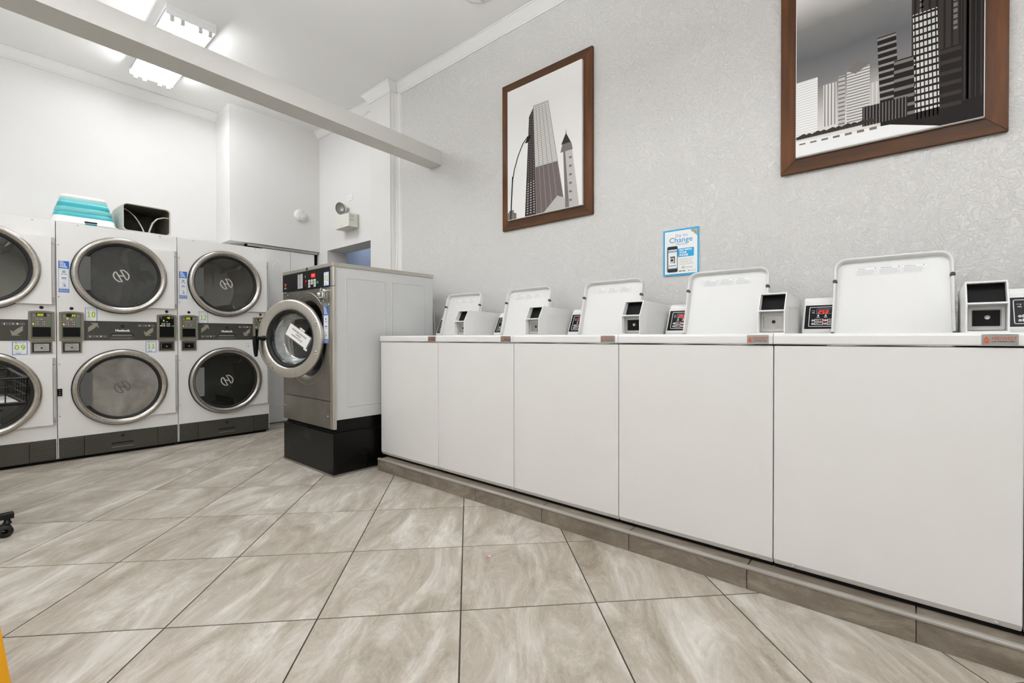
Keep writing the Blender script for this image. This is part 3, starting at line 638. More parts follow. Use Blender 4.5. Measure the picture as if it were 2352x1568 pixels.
for i, (lab, pl) in enumerate((
    ('white top-loading washer with raised lid, next to the steel front-loading washer', 'steel_plate'), ('second white top-loading washer from the steel front-loader, lid raised', 'steel_plate'),
    ('third white top-loading washer from the steel front-loader, with a black coin drawer', 'black_plate'), ('fourth white top-loading washer from the steel front-loader, below the pay-by-phone sign', 'steel_plate'),
    ('fifth white top-loading washer from the steel front-loader, below the large skyline picture', 'black_plate'), ('sixth white top-loading washer from the steel front-loader, at the end of the row', 'black_plate'))):
    make_washer(i, lab, pl, '250', WY - WP * i)

# ------------------------------------------------------------------ steel front-load washer on its black pedestal
FX, FYL = 1.657, 3.867; FWd = .79
ped = thing('washer_pedestal', 'glossy black steel pedestal under the front-loading washer', 'pedestal', (FX, FYL, 0), -PI / 2)
def pedm(b): b.box((0, 0, .006), (FWd, .88, .302), 'black_gloss', .004); b.box((.012, .02, .30), (FWd - .012, .87, .313), 'black_paint', .002); b.box((-.002, -.004, 0), (FWd + .002, .884, .012), 'grout_grey', .002)
part('base_box', ped, None, pedm)
fl = thing('front_load_washer', 'stainless steel front-loading washer numbered 01 with its round door ajar', 'washing machine', (FX, FYL, .313), -PI / 2)
Z = lambda z: z - .313
OC, OZc, OR = .388, Z(.972), .268
def body(b):
    b.box((.004, .024, Z(.395)), (.012, .90, Z(1.479)), 'side_grey', .002); b.box((FWd - .012, .024, Z(.395)), (FWd - .004, .90, Z(1.479)), 'side_grey', .002)
    b.box((.012, .892, Z(.395)), (FWd - .012, .90, Z(1.479)), 'side_grey'); b.box((.012, .026, Z(.395)), (FWd - .012, .892, Z(.403)), 'side_grey')
    b.box((.012, .024, Z(1.32)), (FWd - .012, .034, Z(1.479)), 'side_grey')
part('cabinet', fl, None, body)
part('base_skirt', fl, None, lambda b: b.box((.008, .03, Z(.313)), (FWd - .008, .885, Z(.398)), 'black_gloss'))
for a, c in ((.10, .433), (.483, .811)):
    def emb(b, a=a, c=c):
        P = rrect(a, Z(.48), c, Z(1.412), .02, 5); Q = rrect(a + .004, Z(.484), c - .004, Z(1.408), .017, 5); R2 = rrect(a + .009, Z(.489), c - .009, Z(1.403), .012, 5)
        b.loft([[(p[0], p[1], -.0005) for p in P], [(p[0], p[1], .004) for p in Q], [(p[0], p[1], -.0003) for p in R2]], 'side_grey', True, SD(FWd - .004))
    part('pressed_panel', fl, None, emb)
part('top', fl, None, lambda b: b.box((-.003, -.004, Z(1.479)), (FWd + .003, .905, Z(1.508)), 'steel_top', .004))
part('top_lock', fl, None, lambda b: b.lathe([(.011, 0), (.011, .003), (.0004, .0035)], 'rubber', 16, FR(.42, -.004, Z(1.494))))
def fpan(b):
    O, I = rect_hole(0, Z(.531), .748, Z(1.338), OC, OZc, .313, 56); M = FR(0, .026, 0)
    b.holed(O, I, 0, .026, 'steel_front', M)
    b.lathe([(.313, .026), (.300, .0225), (OR + .022, .012), (OR + .012, .0), (OR + .012, -.03)], 'steel_front', 72, M @ T(OC, OZc, 0))
    A = [math.acos(.243 / .346) + (2 * PI - 2 * math.acos(.243 / .346)) * k / 60 for k in range(61)]
    b.loft([[(OC + r * math.cos(q), OZc + r * math.sin(q), w) for q in A] for r, w in ((.350, .0260), (.348, .0290), (.344, .0290), (.340, .0260))], 'steel_front', True, M, closed=False)
    P = rrect(.640, Z(.665), .742, Z(1.215), .02, 5); Q = rrect(.643, Z(.668), .739, Z(1.212), .018, 5)
    b.loft([[(p[0], p[1], .0262) for p in P], [(p[0], p[1], .0280) for p in [((a[0] + c[0]) / 2, (a[1] + c[1]) / 2) for a, c in zip(P, Q)]], [(p[0], p[1], .0262) for p in Q]], 'steel_front', True, M)
part('front_panel', fl, None, fpan)
part('lower_panel', fl, None, lambda b: b.box((0, 0, Z(.334)), (.748, .026, Z(.526)), 'steel_front', .0015))
part('corner_post', fl, None, lambda b: (b.prism([(.7485, .001), (.785, .0), (.791, .004), (.793, .010), (.793, .024), (.7485, .024)], Z(.334), Z(1.340), 'steel_top'), b.prism([(.7485, .001), (.785, .0), (.791, .004), (.793, .010), (.793, .024), (.7485, .024)], Z(1.343), Z(1.4788), 'steel_top')))
part('drum', fl, None, lambda b: (b.lathe([(OR + .012, -.026), (OR - .005, -.04), (OR - .012, -.09), (OR - .02, -.10), (OR - .02, -.5)], 'rubber', 48, FR(OC, 0, OZc)), b.lathe([(OR - .02, -.5), (.001, -.52)], 'drum_plain', 48, FR(OC, 0, OZc))))
for x, z in ((.09, 1.315), (.35, .64), (.46, .635), (.03, .44), (.715, .42), (.62, 1.335), (.735, 1.215)): screw(fl, x, 0, Z(z), 'chrome', .0055)
def fctl(b):
    M = FR(0, .002, 0); b.box((.004, Z(1.343), 0), (.747, Z(1.4765), .006), 'black_plate', .001, M, 1); z = .0068
    b.rect(.269, Z(1.356), .352, Z(1.464), z, 'ink_lightgrey', M)
    for k in range(8):
        v = Z(1.36) + k * .0133; b.rect(.272, v + .011, .35, v + .0118, z + .0004, 'ink_black', M); b.rect(.276, v + .003, .281, v + .008, z + .0004, 'ink_black', M); b.rect(.292, v + .004, .292 + .022 + .006 * (k % 3), v + .0075, z + .0004, 'ink_black', M)
    b.flat(rrect(.484, Z(1.422), .548, Z(1.452), .006, 3), z, 'display_red', M)
    b.text('300', .026, 'led_pink', M @ T(.516, Z(1.437), 0), 'CENTER', z + .0004)
    for r in range(3):
        for k in range(3):
            if r == 2 and k == 1: continue
            u, v = .440 + k * .042, Z(1.393) - r * .020
            b.flat(rrect(u, v, u + .032, v + .0165, .002, 2), z, 'button_white', M); b.rect(u + .009, v + .005, u + .023, v + .011, z + .0004, 'ink_grey', M)
    b.flat(rrect(.566, Z(1.373), .597, Z(1.392), .002, 2), z, 'button_green', M); b.flat(circ(.403, Z(1.405), .006, 10), z, 'led_red', M)
    b.rect(.390, Z(1.428), .400, Z(1.448), z, 'ink_grey', M)
    for k in range(4): b.rect(.385, Z(1.365) + k * .009, .412, Z(1.367) + k * .009, z, 'ink_red', M)
    M2 = M @ T(.056, Z(1.402), 0)
    b.flat([(-.021, .016), (-.017, -.002), (0, -.018), (.017, -.002), (.021, .016), (.011, .004), (0, .009), (-.011, .004)], z, 'ink_orange', M2)
    b.text('IPSO', .018, 'ink_white', M2 @ T(0, -.030, 0), 'CENTER', z, 1, .02)
part('control_panel', fl, None, fctl)
part('number_sticker', fl, None, lambda b: num_sticker(b, FR(.675, -.0045, Z(1.347)), .072, .099, '01'))
part('pay_sticker', fl, None, lambda b: pay_strip(b, FR(.660, -.0005, Z(.938)), .07, .264))
def latch(b):
    M = FR(0, 0, 0); b.box((.617, Z(1.238), 0), (.716, Z(1.328), .003), 'chrome', .001, M, 1)
    b.box((.635, Z(1.262), .003), (.700, Z(1.310), .030), 'chrome', .008, M); b.lathe([(.014, .0), (.014, .034), (.010, .04), (.0004, .04)], 'chrome', 16, M @ T(.648, Z(1.288), 0)); b.lathe([(.010, 0), (.010, .03), (.0004, .032)], 'chrome', 12, M @ T(.706, Z(1.312), 0))
    for u, v in ((.622, 1.324), (.662, 1.322), (.662, 1.243)): b.lathe([(.006, .003), (.004, .006), (.0004, .007)], 'chrome', 10, M @ T(u, Z(v), 0))
part('coin_latch', fl, None, latch)
def conduit(b):
    pts = []; rr = []
    for k in range(41):
        q = k / 40; pts.append((FWd - .03 - .01 * math.sin(q * PI), .905 + .012 + .03 * math.sin(q * PI * .9), Z(1.27 - .40 * q))); rr.append(.011 if k % 2 else .0085)
    b.tube(pts, rr, 'hinge_grey', 10)
part('flexible_conduit', fl, None, conduit)
# the door, swung a little open about its right-hand hinge
TH = math.radians(24); HX, HY = .687, -.018
DRM = T(HX, HY, OZc) @ Matrix.Rotation(TH, 4, 'Z') @ T(-.287, 0, 0) @ FR(0, 0, 0)
DR = .285
def dring(b):
    b.lathe([(DR - .006, -.022), (DR, -.016), (DR, .006), (DR - .003, .012), (DR - .012, .015), (.222, .015), (.214, .012), (.209, .004), (.207, -.022), (DR - .006, -.022)], 'steel_top', 80, DRM)
dr = part('door', fl, None, dring)
part('gasket', dr, None, lambda b: b.lathe([(.209, .0), (.203, .006), (.195, .002), (.187, -.010), (.183, -.03), (.183, -.05), (.207, -.05), (.207, -.02)], 'rubber', 64, DRM))
part('bowl_shine', dr, None, lambda b: b.lathe([(.1835, -.02), (.178, -.04), (.170, -.075), (.159, -.101), (.148, -.107)], 'glass_shine', 64, DRM))  # second skin over the bowl, whitened to imitate refracted light
part('glass_bowl', dr, None, lambda b: b.lathe([(.186, -.012), (.180, -.03), (.172, -.07), (.160, -.10), (.150, -.108), (.11, -.114), (.06, -.117), (.0005, -.118)], 'glass_bowl', 64, DRM))
HDM = DRM @ T(.024, 0, 0)
def handle(b):
    b.lathe([(.019, .013), (.019, .020), (.013, .022), (.013, .052), (.0005, .054)], 'black_plate', 16, HDM @ T(-.245, .004, 0)); b.box((-.292, -.010, .040), (-.236, .018, .058), 'black_plate', .008, HDM)
    b.loft([[(-.300, .020, .038), (-.272, .020, .038), (-.272, .020, .060), (-.300, .020, .060)], [(-.301, -.02, .036), (-.270, -.02, .036), (-.270, -.02, .064), (-.301, -.02, .064)], [(-.296, -.10, .040), (-.274, -.10, .040), (-.274, -.10, .060), (-.296, -.10, .060)], [(-.291, -.131, .044), (-.276, -.131, .044), (-.276, -.131, .056), (-.291, -.131, .056)]], 'black_plate', False, HDM, True, True)
part('handle', dr, None, handle)
for v in (.114, .095, -.093, -.112): part('bolt', dr, ('bolt', v), lambda b, v=v: b.lathe([(.0085, .014), (.008, .018), (.005, .021), (.0004, .022)], 'steel_top', 14, DRM @ T(.236, v, 0)))
for u, v in ((-.175, -.185), (-.145, -.215)): part('screw', dr, None, lambda b, u=u, v=v: b.lathe([(.005, .014), (.004, .016), (.0004, .0165)], 'rubber', 10, DRM @ T(u, v, 0)))
for v in (-.10, .10): part('hinge', dr, None, lambda b, v=v: b.box((.205, v - .02, -.034), (.25, v + .02, -.018), 'steel_plate', .003, DRM))
KM = DRM @ T(.062, .02, -.012) @ Matrix.Rotation(math.radians(-32), 4, 'Z')
def card(b):
    b.box((-.104, -.046, 0), (.104, .046, .001), 'paper', 0, KM); z = .0014
    b.text('PLEASE KEEP THIS DOOR', .0165, 'ink_black', KM @ T(0, .020, 0), 'CENTER', z, .78, .015); b.text('OPEN', .019, 'ink_red', KM @ T(0, .0, 0), 'CENTER', z, 1, .015); b.text('WHEN NOT IN USE...', .0155, 'ink_black', KM @ T(0, -.020, 0), 'CENTER', z, .78, .015)
part('notice_card', dr, None, card)
part('card_holder', dr, None, lambda b: (b.box((-.112, -.056, -.003), (.116, .052, -.001), 'glass_lamp', 0, KM), b.box((-.02, .04, -.006), (.03, .062, -.002), 'plastic_white', .002, KM), b.box((.085, -.06, -.004), (.118, -.044, .0), 'plastic_white', .002, KM)))

# ------------------------------------------------------------------ stacked dryers
CU_, CL_, RR = 1.505, .565, .315
LOGO = [[(.20, .80), (.12, .76), (.05, .57), (.07, .38), (.15, .23), (.28, .09), (.40, .03), (.56, .02), (.20, .80)], [(.80, .20), (.88, .24), (.95, .43), (.93, .62), (.85, .77), (.72, .91), (.60, .97), (.44, .98), (.80, .20)], [(.33, .52), (.68, .48)]]
def make_dryer(x0, label, doors, mods, coins, nums, pay, extra=None):
    t = thing('stacked_dryer', label, 'dryer', (x0, DF, 0), 0, 'stacked dryers along the back wall')
    W = DW - .003; H = 1.90
    def cab(b):
        M = FR(0, .012, 0)
        for z0, z1, c in ((.188, .957, CL_), (.957, H, CU_)):
            O, I = rect_hole(.0015, z0, W, z1, .398, c, .262, 56); b.holed(O, I, 0, .012, 'dryer_white', M)
        b.box((.0015, .012, .03), (.010, .76, H), 'dryer_white'); b.box((W - .009, .012, .03), (W, .76, H), 'dryer_white'); b.box((.0015, .012, H - .01), (W, .76, H), 'dryer_white'); b.box((.0015, .75, .03), (W, .76, H), 'dryer_white')
        b.box((.0015, .02, .015), (W, .75, .05), 'black_paint'); b.box((.01, .012, .93), (W - .01, .75, .98), 'black_paint')
    part('cabinet', t, 'd_cab', cab)
    part('plinth_base', t, 'd_plinth', lambda b: b.box((.02, .03, 0), (W - .02, .74, .03), 'black_paint'))
    def base(a, c, rib):
        def f(b):
            b.box((a, -.003, .026), (c, .02, .187), 'olive_panel', .001, seg=1)
            if rib:
                for k in range(9): b.box((a + .004, -.0045, .036 + k * .0165), (c - .004, -.002, .047 + k * .0165), 'olive_panel', .001, seg=1)
            else:
                b.lathe([(.012, .003), (.012, .005), (.004, .005), (.003, .001), (.0004, .001)], 'rubber', 16, FR(.398, 0, .152))
                b.prism(rrect(.325, .078, .470, .098, .0098, 6), .0028, .0034, 'dark_void', FR(0, 0, 0)); b.prism(rrect(.330, .080, .466, .088, .004, 5), .0034, .0042, 'olive_panel', FR(0, 0, 0))
                b.text('LINT COMPARTMENT MUST BE CLEANED DAILY', .0085, 'ink_lightgrey', FR(.398, 0, .060), 'CENTER', .0038, .78)
        return f
    part('base_edge', t, 'd_e1', lambda b: b.box((.0015, -.001, .028), (.006, .02, .189), 'dryer_white')); part('base_edge', t, 'd_e2', lambda b: b.box((W - .0045, -.001, .028), (W, .02, .189), 'dryer_white'))
    part('base_panel', t, 'd_b1', base(.0065, .155, True)); part('base_panel', t, 'd_b2', base(.158, .640, False)); part('base_panel', t, 'd_b3', base(.642, W - .005, True))
    for x in (.030, .130, .668, .768):
        for z in (.052, .150): screw(t, x, -.0045, z, 'olive_panel', .0045)
    def lint(b):
        M = FR(0, 0, 0); b.box((.161, .961, 0), (.640, 1.121, .004), 'olive_panel', .001, M, 1); z = .0045
        for s, ox, oz, rot in ((1, .1845, 1.030, False), (1, .614, 1.056, True)):
            A = [(0, 0), (0, .036), (.020, .056), (.034, .064), (.012, .074), (.058, .074), (.067, .030), (.052, .046), (.030, .022)]
            P = [(ox + p[0], oz + p[1]) for p in A] if not rot else [(ox - p[0], oz - p[1] * 1.0 + .018) for p in A]
            b.flat(P, z, 'taupe_arrow', M)
        b.lathe([(.0125, .004), (.0125, .007), (.005, .007), (.004, .003), (.0004, .003)], 'rubber', 16, M @ T(.403, 1.079, 0))
        b.text('Huebsch', .0265, 'ink_white', M @ T(.403, 1.043, 0), 'CENTER', z, 1.02, .065)
        b.prism(rrect(.326, .992, .478, 1.018, .0125, 6), .004, .0046, 'dark_void', M); b.prism(rrect(.331, .995, .470, 1.010, .007, 5), .0046, .0056, 'taupe', M)
        b.text('LINT COMPARTMENT MUST BE CLEANED DAILY', .0085, 'ink_lightgrey', M @ T(.400, .978, 0), 'CENTER', z, .80)
        for ox, oz in ((.184, .986), (.507, 1.080)):
            for u, w in ((0, .024), (.028, .060), (.092, .024)):
                b.frame(ox + u, oz, ox + u + w, oz + .016, .0008, z, 'ink_lightgrey', M)
            b.flat([(ox + .008, oz + .002), (ox + .016, oz + .002), (ox + .014, oz + .013), (ox + .010, oz + .013)], z, 'ink_white', M); b.flat([(ox + .050, oz + .008), (ox + .060, oz + .003), (ox + .060, oz + .013)], z, 'ink_white', M); b.rect(ox + .074, oz + .003, ox + .083, oz + .013, z, 'ink_white', M); b.rect(ox + .034, oz + .007, ox + .05, oz + .009, z, 'ink_lightgrey', M); b.rect(ox + .098, oz + .005, ox + .110, oz + .010, z, 'ink_grey', M)
    part('lint_panel', t, 'd_lint', lint)
    for (ox, (face, dig, led)) in zip((.014, .642), mods):
        def mod(b, face=face, dig=dig, led=led):
            M = FR(0, 0, .960); w, h = .143, .229
            def arch(e, n=10):
                P = [(e, e), (w - e, e)]
                for i in range(n + 1):
                    q = i / n; P.append((w - e + (2 * e - w) * q, h - e + .008 * (1 - (1 - 2 * q) ** 2) - .004))
                return P
            o, i1, i2 = arch(0), arch(.014), arch(.018)
            b.loft([[(p[0], p[1], 0) for p in o], [(p[0], p[1], .016) for p in o], [(p[0], p[1], .018) for p in arch(.003)], [(p[0], p[1], .018) for p in i1], [(p[0], p[1], .010) for p in i2]], 'taupe', False, M)
            b.flat(i2, .010, face, M); z = .0106
            b.rect(.042, .187, .098, .213, z, 'display_black', M); seg7(b, dig, .047 if len(dig) == 3 else .072, .1925, .0145, 0, M, led, .0125, .0024, z + .0004, .12)
            b.rect(.022, .203, .036, .206, z, 'ink_lightgrey', M); b.rect(.026, .190, .036, .194, z, 'ink_lightgrey', M); b.rect(.104, .198, .118, .202, z, 'ink_lightgrey', M)
            b.rect(.040, .167, .056, .1695, z, 'ink_lightgrey', M); b.rect(.064, .164, .078, .169, z, 'ink_lightgrey', M)
            if dig in ('39', '40'): b.flat(circ(.048, .177, .0055, 10), z, 'led_yellow', M)
            for r in range(2):
                for k in range(2):
                    u, v = .032 + k * .036, .140 - r * .017
                    b.flat(rrect(u, v, u + .027, v + .012, .004, 3), z, 'ink_black' if face == 'taupe_face' else 'ink_white', M); b.flat(rrect(u + .002, v + .0015, u + .025, v + .0105, .003, 3), z + .0003, face, M); b.rect(u + .004, v + .004, u + .012, v + .008, z + .0006, 'ink_lightgrey', M); b.flat(circ(u + .020, v + .006, .0032, 8), z + .0006, 'ink_white', M)
            b.flat(circ(.0265, .129, .0055, 10), z, 'led_yellow', M); b.flat(rrect(.104, .122, .126, .134, .005, 4), z, 'button_green', M)
            b.box((.021, .030, .010), (.122, .106, .0125), 'black_plate', .001, M, 1); b.box((.018, .022, .010), (.125, .026, .016), 'taupe', .001, M, 1)
        part('control_module', t, ('d_mod', face, dig), mod, (ox, 0, 0))
    for ox, z in ((.087, 1.217), (.714, 1.217)): part('lock', t, 'd_lock', lambda b: b.lathe([(.012, 0), (.012, .003), (.0004, .0035)], 'rubber', 16, FR(0, 0, 0)), (ox, 0, z))
    for ox, pl in zip((.027, .653), coins):
        def coin(b, pl=pl):
            M = FR(0, 0, .861); w, h = .119, .092
            o, i1, i2, i3 = rrect(0, 0, w, h, .002, 2), rrect(.008, .008, w - .008, h - .008, .002, 2), rrect(.010, .010, w - .010, h - .010, .002, 2), rrect(.018, .018, w - .018, h - .016, .001, 2)
            b.loft([[(p[0], p[1], 0) for p in o], [(p[0], p[1], .007) for p in o], [(p[0], p[1], .007) for p in i1], [(p[0], p[1], .002) for p in i2]], 'taupe', False, M); b.flat(i2, .002, 'rubber', M)
            b.prism(i3, .002, .006, pl, M, .001, 1); b.frame(.018, .018, w - .018, h - .016, .0025, .0066, 'steel_plate', M); b.lathe([(.006, .006), (.006, .0075), (.0004, .0075)], 'rubber' if pl == 'steel_plate' else 'steel_plate', 12, M @ T(w / 2, h * .47, 0))
        part('coin_box', t, ('d_coin', pl), coin, (ox, 0, 0))
    for x, z in ((.014, 1.715), (.014, 1.307), (.014, .775), (.014, .362), (.128, 1.886), (.669, 1.886)): screw(t, x, 0, z, 'steel_plate', .0048)
    for c, (gl, lg, lt) in zip((CU_, CL_), doors):
        up = c == CU_
        part('drum', t, 'd_drum', lambda b: (b.lathe([(.262, -.01), (.27, -.05), (.27, -.60)], 'drum_metal', 56, FR(0, 0, 0)), b.lathe([(.27, -.60), (.12, -.61), (.0005, -.61)], 'drum_plain', 40, FR(0, 0, 0)), [b.prism([(.262, -.012), (.205, 0), (.262, .012)], -.58, -.06, 'drum_plain', FR(0, 0, 0) @ Matrix.Rotation(a, 4, 'Z')) for a in (.9, 3.0, 5.1)]), (.398, 0, c))
        def dplate(b):
            th = math.asin(.262 / .305); O = []; I = []
            A = [2 * PI * i / 56 for i in range(56)]; ca = math.atan2(.262, .372); A = sorted(A + [ca, 2 * PI - ca])
            for a in A:
                cx, sy = math.cos(a), math.sin(a); tt = .305
                if cx > 0:
                    q = .372 / cx
                    if abs(sy) > 1e-6: q = min(q, .262 / abs(sy))
                    tt = max(q, .305) if not (abs(sy) * .305 > .262) else .305
                    if abs(sy) * .305 > .262: tt = .305
                    else: tt = q
                O.append((tt * cx, tt * sy)); I.append((.262 * cx, .262 * sy))
            b.holed(O, I, .004, .026, 'dryer_white', FR(0, 0, 0))
        d = part('door', t, 'd_plate', dplate, (.398, 0, c))
        part('rim', d, 'd_rim', lambda b: (b.lathe([(.312, .0), (.320, .002), (.320, .014), (.311, .016)], 'rubber', 64, FR(0, 0, 0)), b.lathe([(.311, .016), (RR, .020), (RR, .036), (.311, .044), (.300, .048), (.287, .047), (.272, .038), (.266, .026), (.264, .012)], 'steel_ring', 80, FR(0, 0, 0))))  # outer black ring imitates the shadow line around the steel rim
        part('gasket', d, 'd_gask', lambda b: b.lathe([(.268, .030), (.258, .031), (.249, .024), (.247, .012), (.264, .006)], 'rubber', 64, FR(0, 0, 0)))
        part('glass', d, ('d_glass', gl), lambda b, gl=gl: b.lathe([(.250, .016), (.15, .018), (.0005, .019)], gl, 48, FR(0, 0, 0)))
        def pull(b, lt=lt):
            M = FR(0, 0, 0)
            def xo(v): return -math.sqrt(.272 ** 2 - v * v)
            P = [(-.198, -.135), (-.198, .135)] + [(xo(.135 - .27 * k / 10), .135 - .27 * k / 10) for k in range(11)]
            b.prism(P, .030, .034, lt, M)
            for k in range(7):
                u = -.204 - k * .008; hh = math.sqrt(max(0, .270 ** 2 - u * u)) if u < -.234 else .133
                hh = min(hh, .133); b.box((u - .0025, -hh, .034), (u + .0025, hh, .0348), lt, 0, M)
        part('pull_plate', d, ('d_pull', lt), pull)
        part('logo', d, ('d_logo', lg), lambda b, lg=lg: [b.stroke([(-.060 + p[0] * .115, -.052 + p[1] * .104) for p in s], .0095, .0215, lg, FR(0, 0, 0)) for s in LOGO])
        part('hinge', d, 'd_hinge', lambda b: (b.box((.372, -.262, 0), (.392, .262, .010), 'hinge_grey', .001, FR(0, 0, 0), 1), b.box((.374, -.232, .010), (.389, .232, .022), 'hinge_grey', .002, FR(0, 0, 0), 1), [b.lathe([(.006, .022), (.005, .025), (.0004, .0255)], 'steel_plate', 10, FR(.381, 0, v)) for v in (-.212, .212)]))
    for n, (u, z, w, h) in nums:
        if n == 'paper':
            def pn(b): M = FR(u, -.0005, z); b.box((0, 0, 0), (w, h, .0006), 'paper', 0, M); b.text('Coin Laundry', .011, 'ink_grey', M @ T(w / 2, h * .8, 0), 'CENTER', .001, .9); b.text('13', .034, 'ink_grey', M @ T(w / 2, h * .42, 0), 'CENTER', .001)
            part('paper_label', t, None, pn)
        else: part('number_sticker', t, None, lambda b: num_sticker(b, FR(u, -.0005, z), w, h, n))
    if pay: part('pay_sticker', t, 'd_pay', lambda b: pay_strip(b, FR(.014, -.0005, 1.342), .061, .249))
    if extra: extra(t)
    return t
TF = 'taupe_face'
make_dryer(DX - DW, 'white stacked dryer numbered 09 behind the black wire cart', (('glass_clear', 'logo_grey', 'latch_grey'), ('glass_smoke', 'logo_grey', 'latch_grey')), ((TF, '300', 'led_yellow'), (TF, '300', 'led_yellow')), ('steel_plate', 'steel_plate'), (('09', (.557, .855, .080, .098)),), True)
def brk(t): part('bracket', t, None, lambda b: (b.box((.001, .522, 0), (.028, .580, .006), 'black_plate', .001, FR(0, 0, 0), 1), [b.lathe([(.0035, .006), (.0004, .0075)], 'steel_plate', 8, FR(.0145, 0, z)) for z in (.535, .551, .567)]))
make_dryer(DX, 'white stacked dryer numbered 10 and 11 under the turquoise basket', (('glass_dark', 'logo_grey', 'latch_grey'), ('glass_haze', 'logo_dim', 'latch_grey')), ((TF, '39', 'led_yellow'), ('black_plate', '40', 'led_yellow')), ('steel_plate', 'black_plate'), (('10', (.167, 1.102, .074, .126)), ('11', (.562, .853, .074, .096))), True, brk)
make_dryer(DX + DW, 'white stacked dryer numbered 12 beside the closet doors', (('glass_clear', 'logo_grey', 'latch_grey'), ('glass_smoke', 'logo_grey', 'latch_light')), ((TF, '300', 'led_yellowdim'), (TF, '100', 'led_yellowdim')), ('black_plate', 'black_plate'), (('12', (.167, 1.102, .074, .126)), ('paper', (.548, .862, .084, .076))), True)

# ------------------------------------------------------------------ things on the dryers
bk = thing('laundry_basket', 'turquoise and white collapsible laundry basket upside down on a dryer', 'laundry basket', (.628, 5.272, 1.90), math.radians(-2))
def loops(spec, n=6): return [[(p[0], p[1], z) for p in rrect(-w, -d, w, d, r, n)] for w, d, r, z in spec]
part('rim', bk, None, lambda b: b.loft(loops([(.208, .155, .05, .0), (.214, .160, .052, .003), (.213, .159, .052, .010), (.198, .146, .05, .018), (.190, .138, .05, .055), (.186, .135, .05, .062)]), 'plastic_white', True))
part('folds', bk, None, lambda b: (b.loft(loops([(.186, .135, .05, .062), (.186, .136, .05, .075), (.172, .122, .045, .100)]), 'turquoise', True), b.loft(loops([(.172, .122, .045, .100), (.176, .126, .045, .106), (.172, .122, .045, .135)]), 'turquoise_light', True), b.loft(loops([(.172, .122, .045, .135), (.160, .110, .045, .142), (.164, .114, .045, .150), (.158, .108, .045, .178)]), 'turquoise', True), b.loft(loops([(.158, .108, .045, .178), (.150, .1, .045, .184), (.152, .102, .045, .192), (.144, .096, .045, .214)]), 'turquoise_light', True)))
part('bottom', bk, None, lambda b: b.loft(loops([(.144, .096, .045, .214), (.146, .098, .045, .218), (.143, .095, .045, .238), (.132, .085, .04, .246)]), 'plastic_white', True, None, False, True))
def grip(b):
    b.prism(rrect(-.005, .020, .075, .031, .0055, 5), 0, .004, 'dark_void', FR(0, -.1465, 0)); b.box((-.002, -.1615, .001), (.072, -.154, .014), 'turquoise_dark', .003)
part('handle_slot', bk, None, grip)
bg = thing('fabric_bin', 'off-white fabric storage bin lying open on its side beside the turquoise basket', 'storage bin', (1.034, 5.135, 1.9035), math.radians(2))
def binl(e, y, sx=1, dx=0, dz=0): return [(p[0] * sx + dx, y, p[1] + dz) for p in rrect(-.170 + e, .002 + e, .170 - e, .238 - e, .032 - e * .6, 6)]
part('shell', bg, None, lambda b: b.loft([binl(0, 0), binl(-.004, .10, 1.0, -.004), binl(.0, .30, 1, -.01), binl(.01, .40, 1, -.01)], 'canvas_out', True, None, False, True))
part('hem', bg, None, lambda b: b.loft([binl(.0, .006), binl(-.002, .0), binl(.001, -.004), binl(.006, .0), binl(.007, .014)], 'canvas_out', True))
part('lining', bg, None, lambda b: (b.loft([binl(.006, .012), binl(.006, .30, 1, -.01), binl(.012, .385, 1, -.01)], 'canvas_in', True), b.add(binl(.012, .385, 1, -.01), [list(range(28))], 'canvas_in')))
def strap(pts):
    def f(b): b.loft([[(p[0], p[1] - .012, p[2]), (p[0], p[1] + .012, p[2]), (p[0] + .010, p[1] + .010, p[2] - .006), (p[0] + .010, p[1] - .010, p[2] - .006)] for p in pts], 'canvas_out', True, None, True, True)
    return f
part('strap', bg, None, strap([(-.164, .03, .195), (-.13, .035, .180), (-.09, .04, .145), (-.06, .04, .10), (-.035, .04, .05), (-.022, .04, .012)]))
part('strap', bg, None, strap([(.162, .03, .170), (.12, .035, .168), (.075, .04, .150), (.04, .04, .105), (.022, .04, .05), (.012, .04, .012)]))

# ------------------------------------------------------------------ on the right wall
def picture(name, label, y_left, z0, art, w=.823, h=1.143):
    t = thing(name, label, 'picture', (WX, y_left, z0), -PI / 2, 'framed prints on the textured wall')
    fw = .085; D0 = -.022
    for nm, P, mt in (('b', [(0, 0), (w, 0), (w - fw, fw), (fw, fw)], 'wood_h'), ('t', [(fw, h - fw), (w - fw, h - fw), (w, h), (0, h)], 'wood_h'), ('l', [(0, 0), (fw, fw), (fw, h - fw), (0, h)], 'wood_v'), ('r', [(w - fw, fw), (w, 0), (w, h), (w - fw, h - fw)], 'wood_v')):
        part('frame_rail', t, (nm, 'rail'), lambda b, P=P, mt=mt: b.prism(P, 0, .022, mt, FR(0, 0, 0), .0015, 1))
    def panel(b):
        e = .071; b.box((e, e, .004), (w - e, h - e, .040), 'print_white', .001, FR(0, 0, 0), 1); art(b, FR(e + .003, -.0402, e + .003), w - 2 * e - .006, h - 2 * e - .006)
    part('print_panel', t, None, panel)
    return t
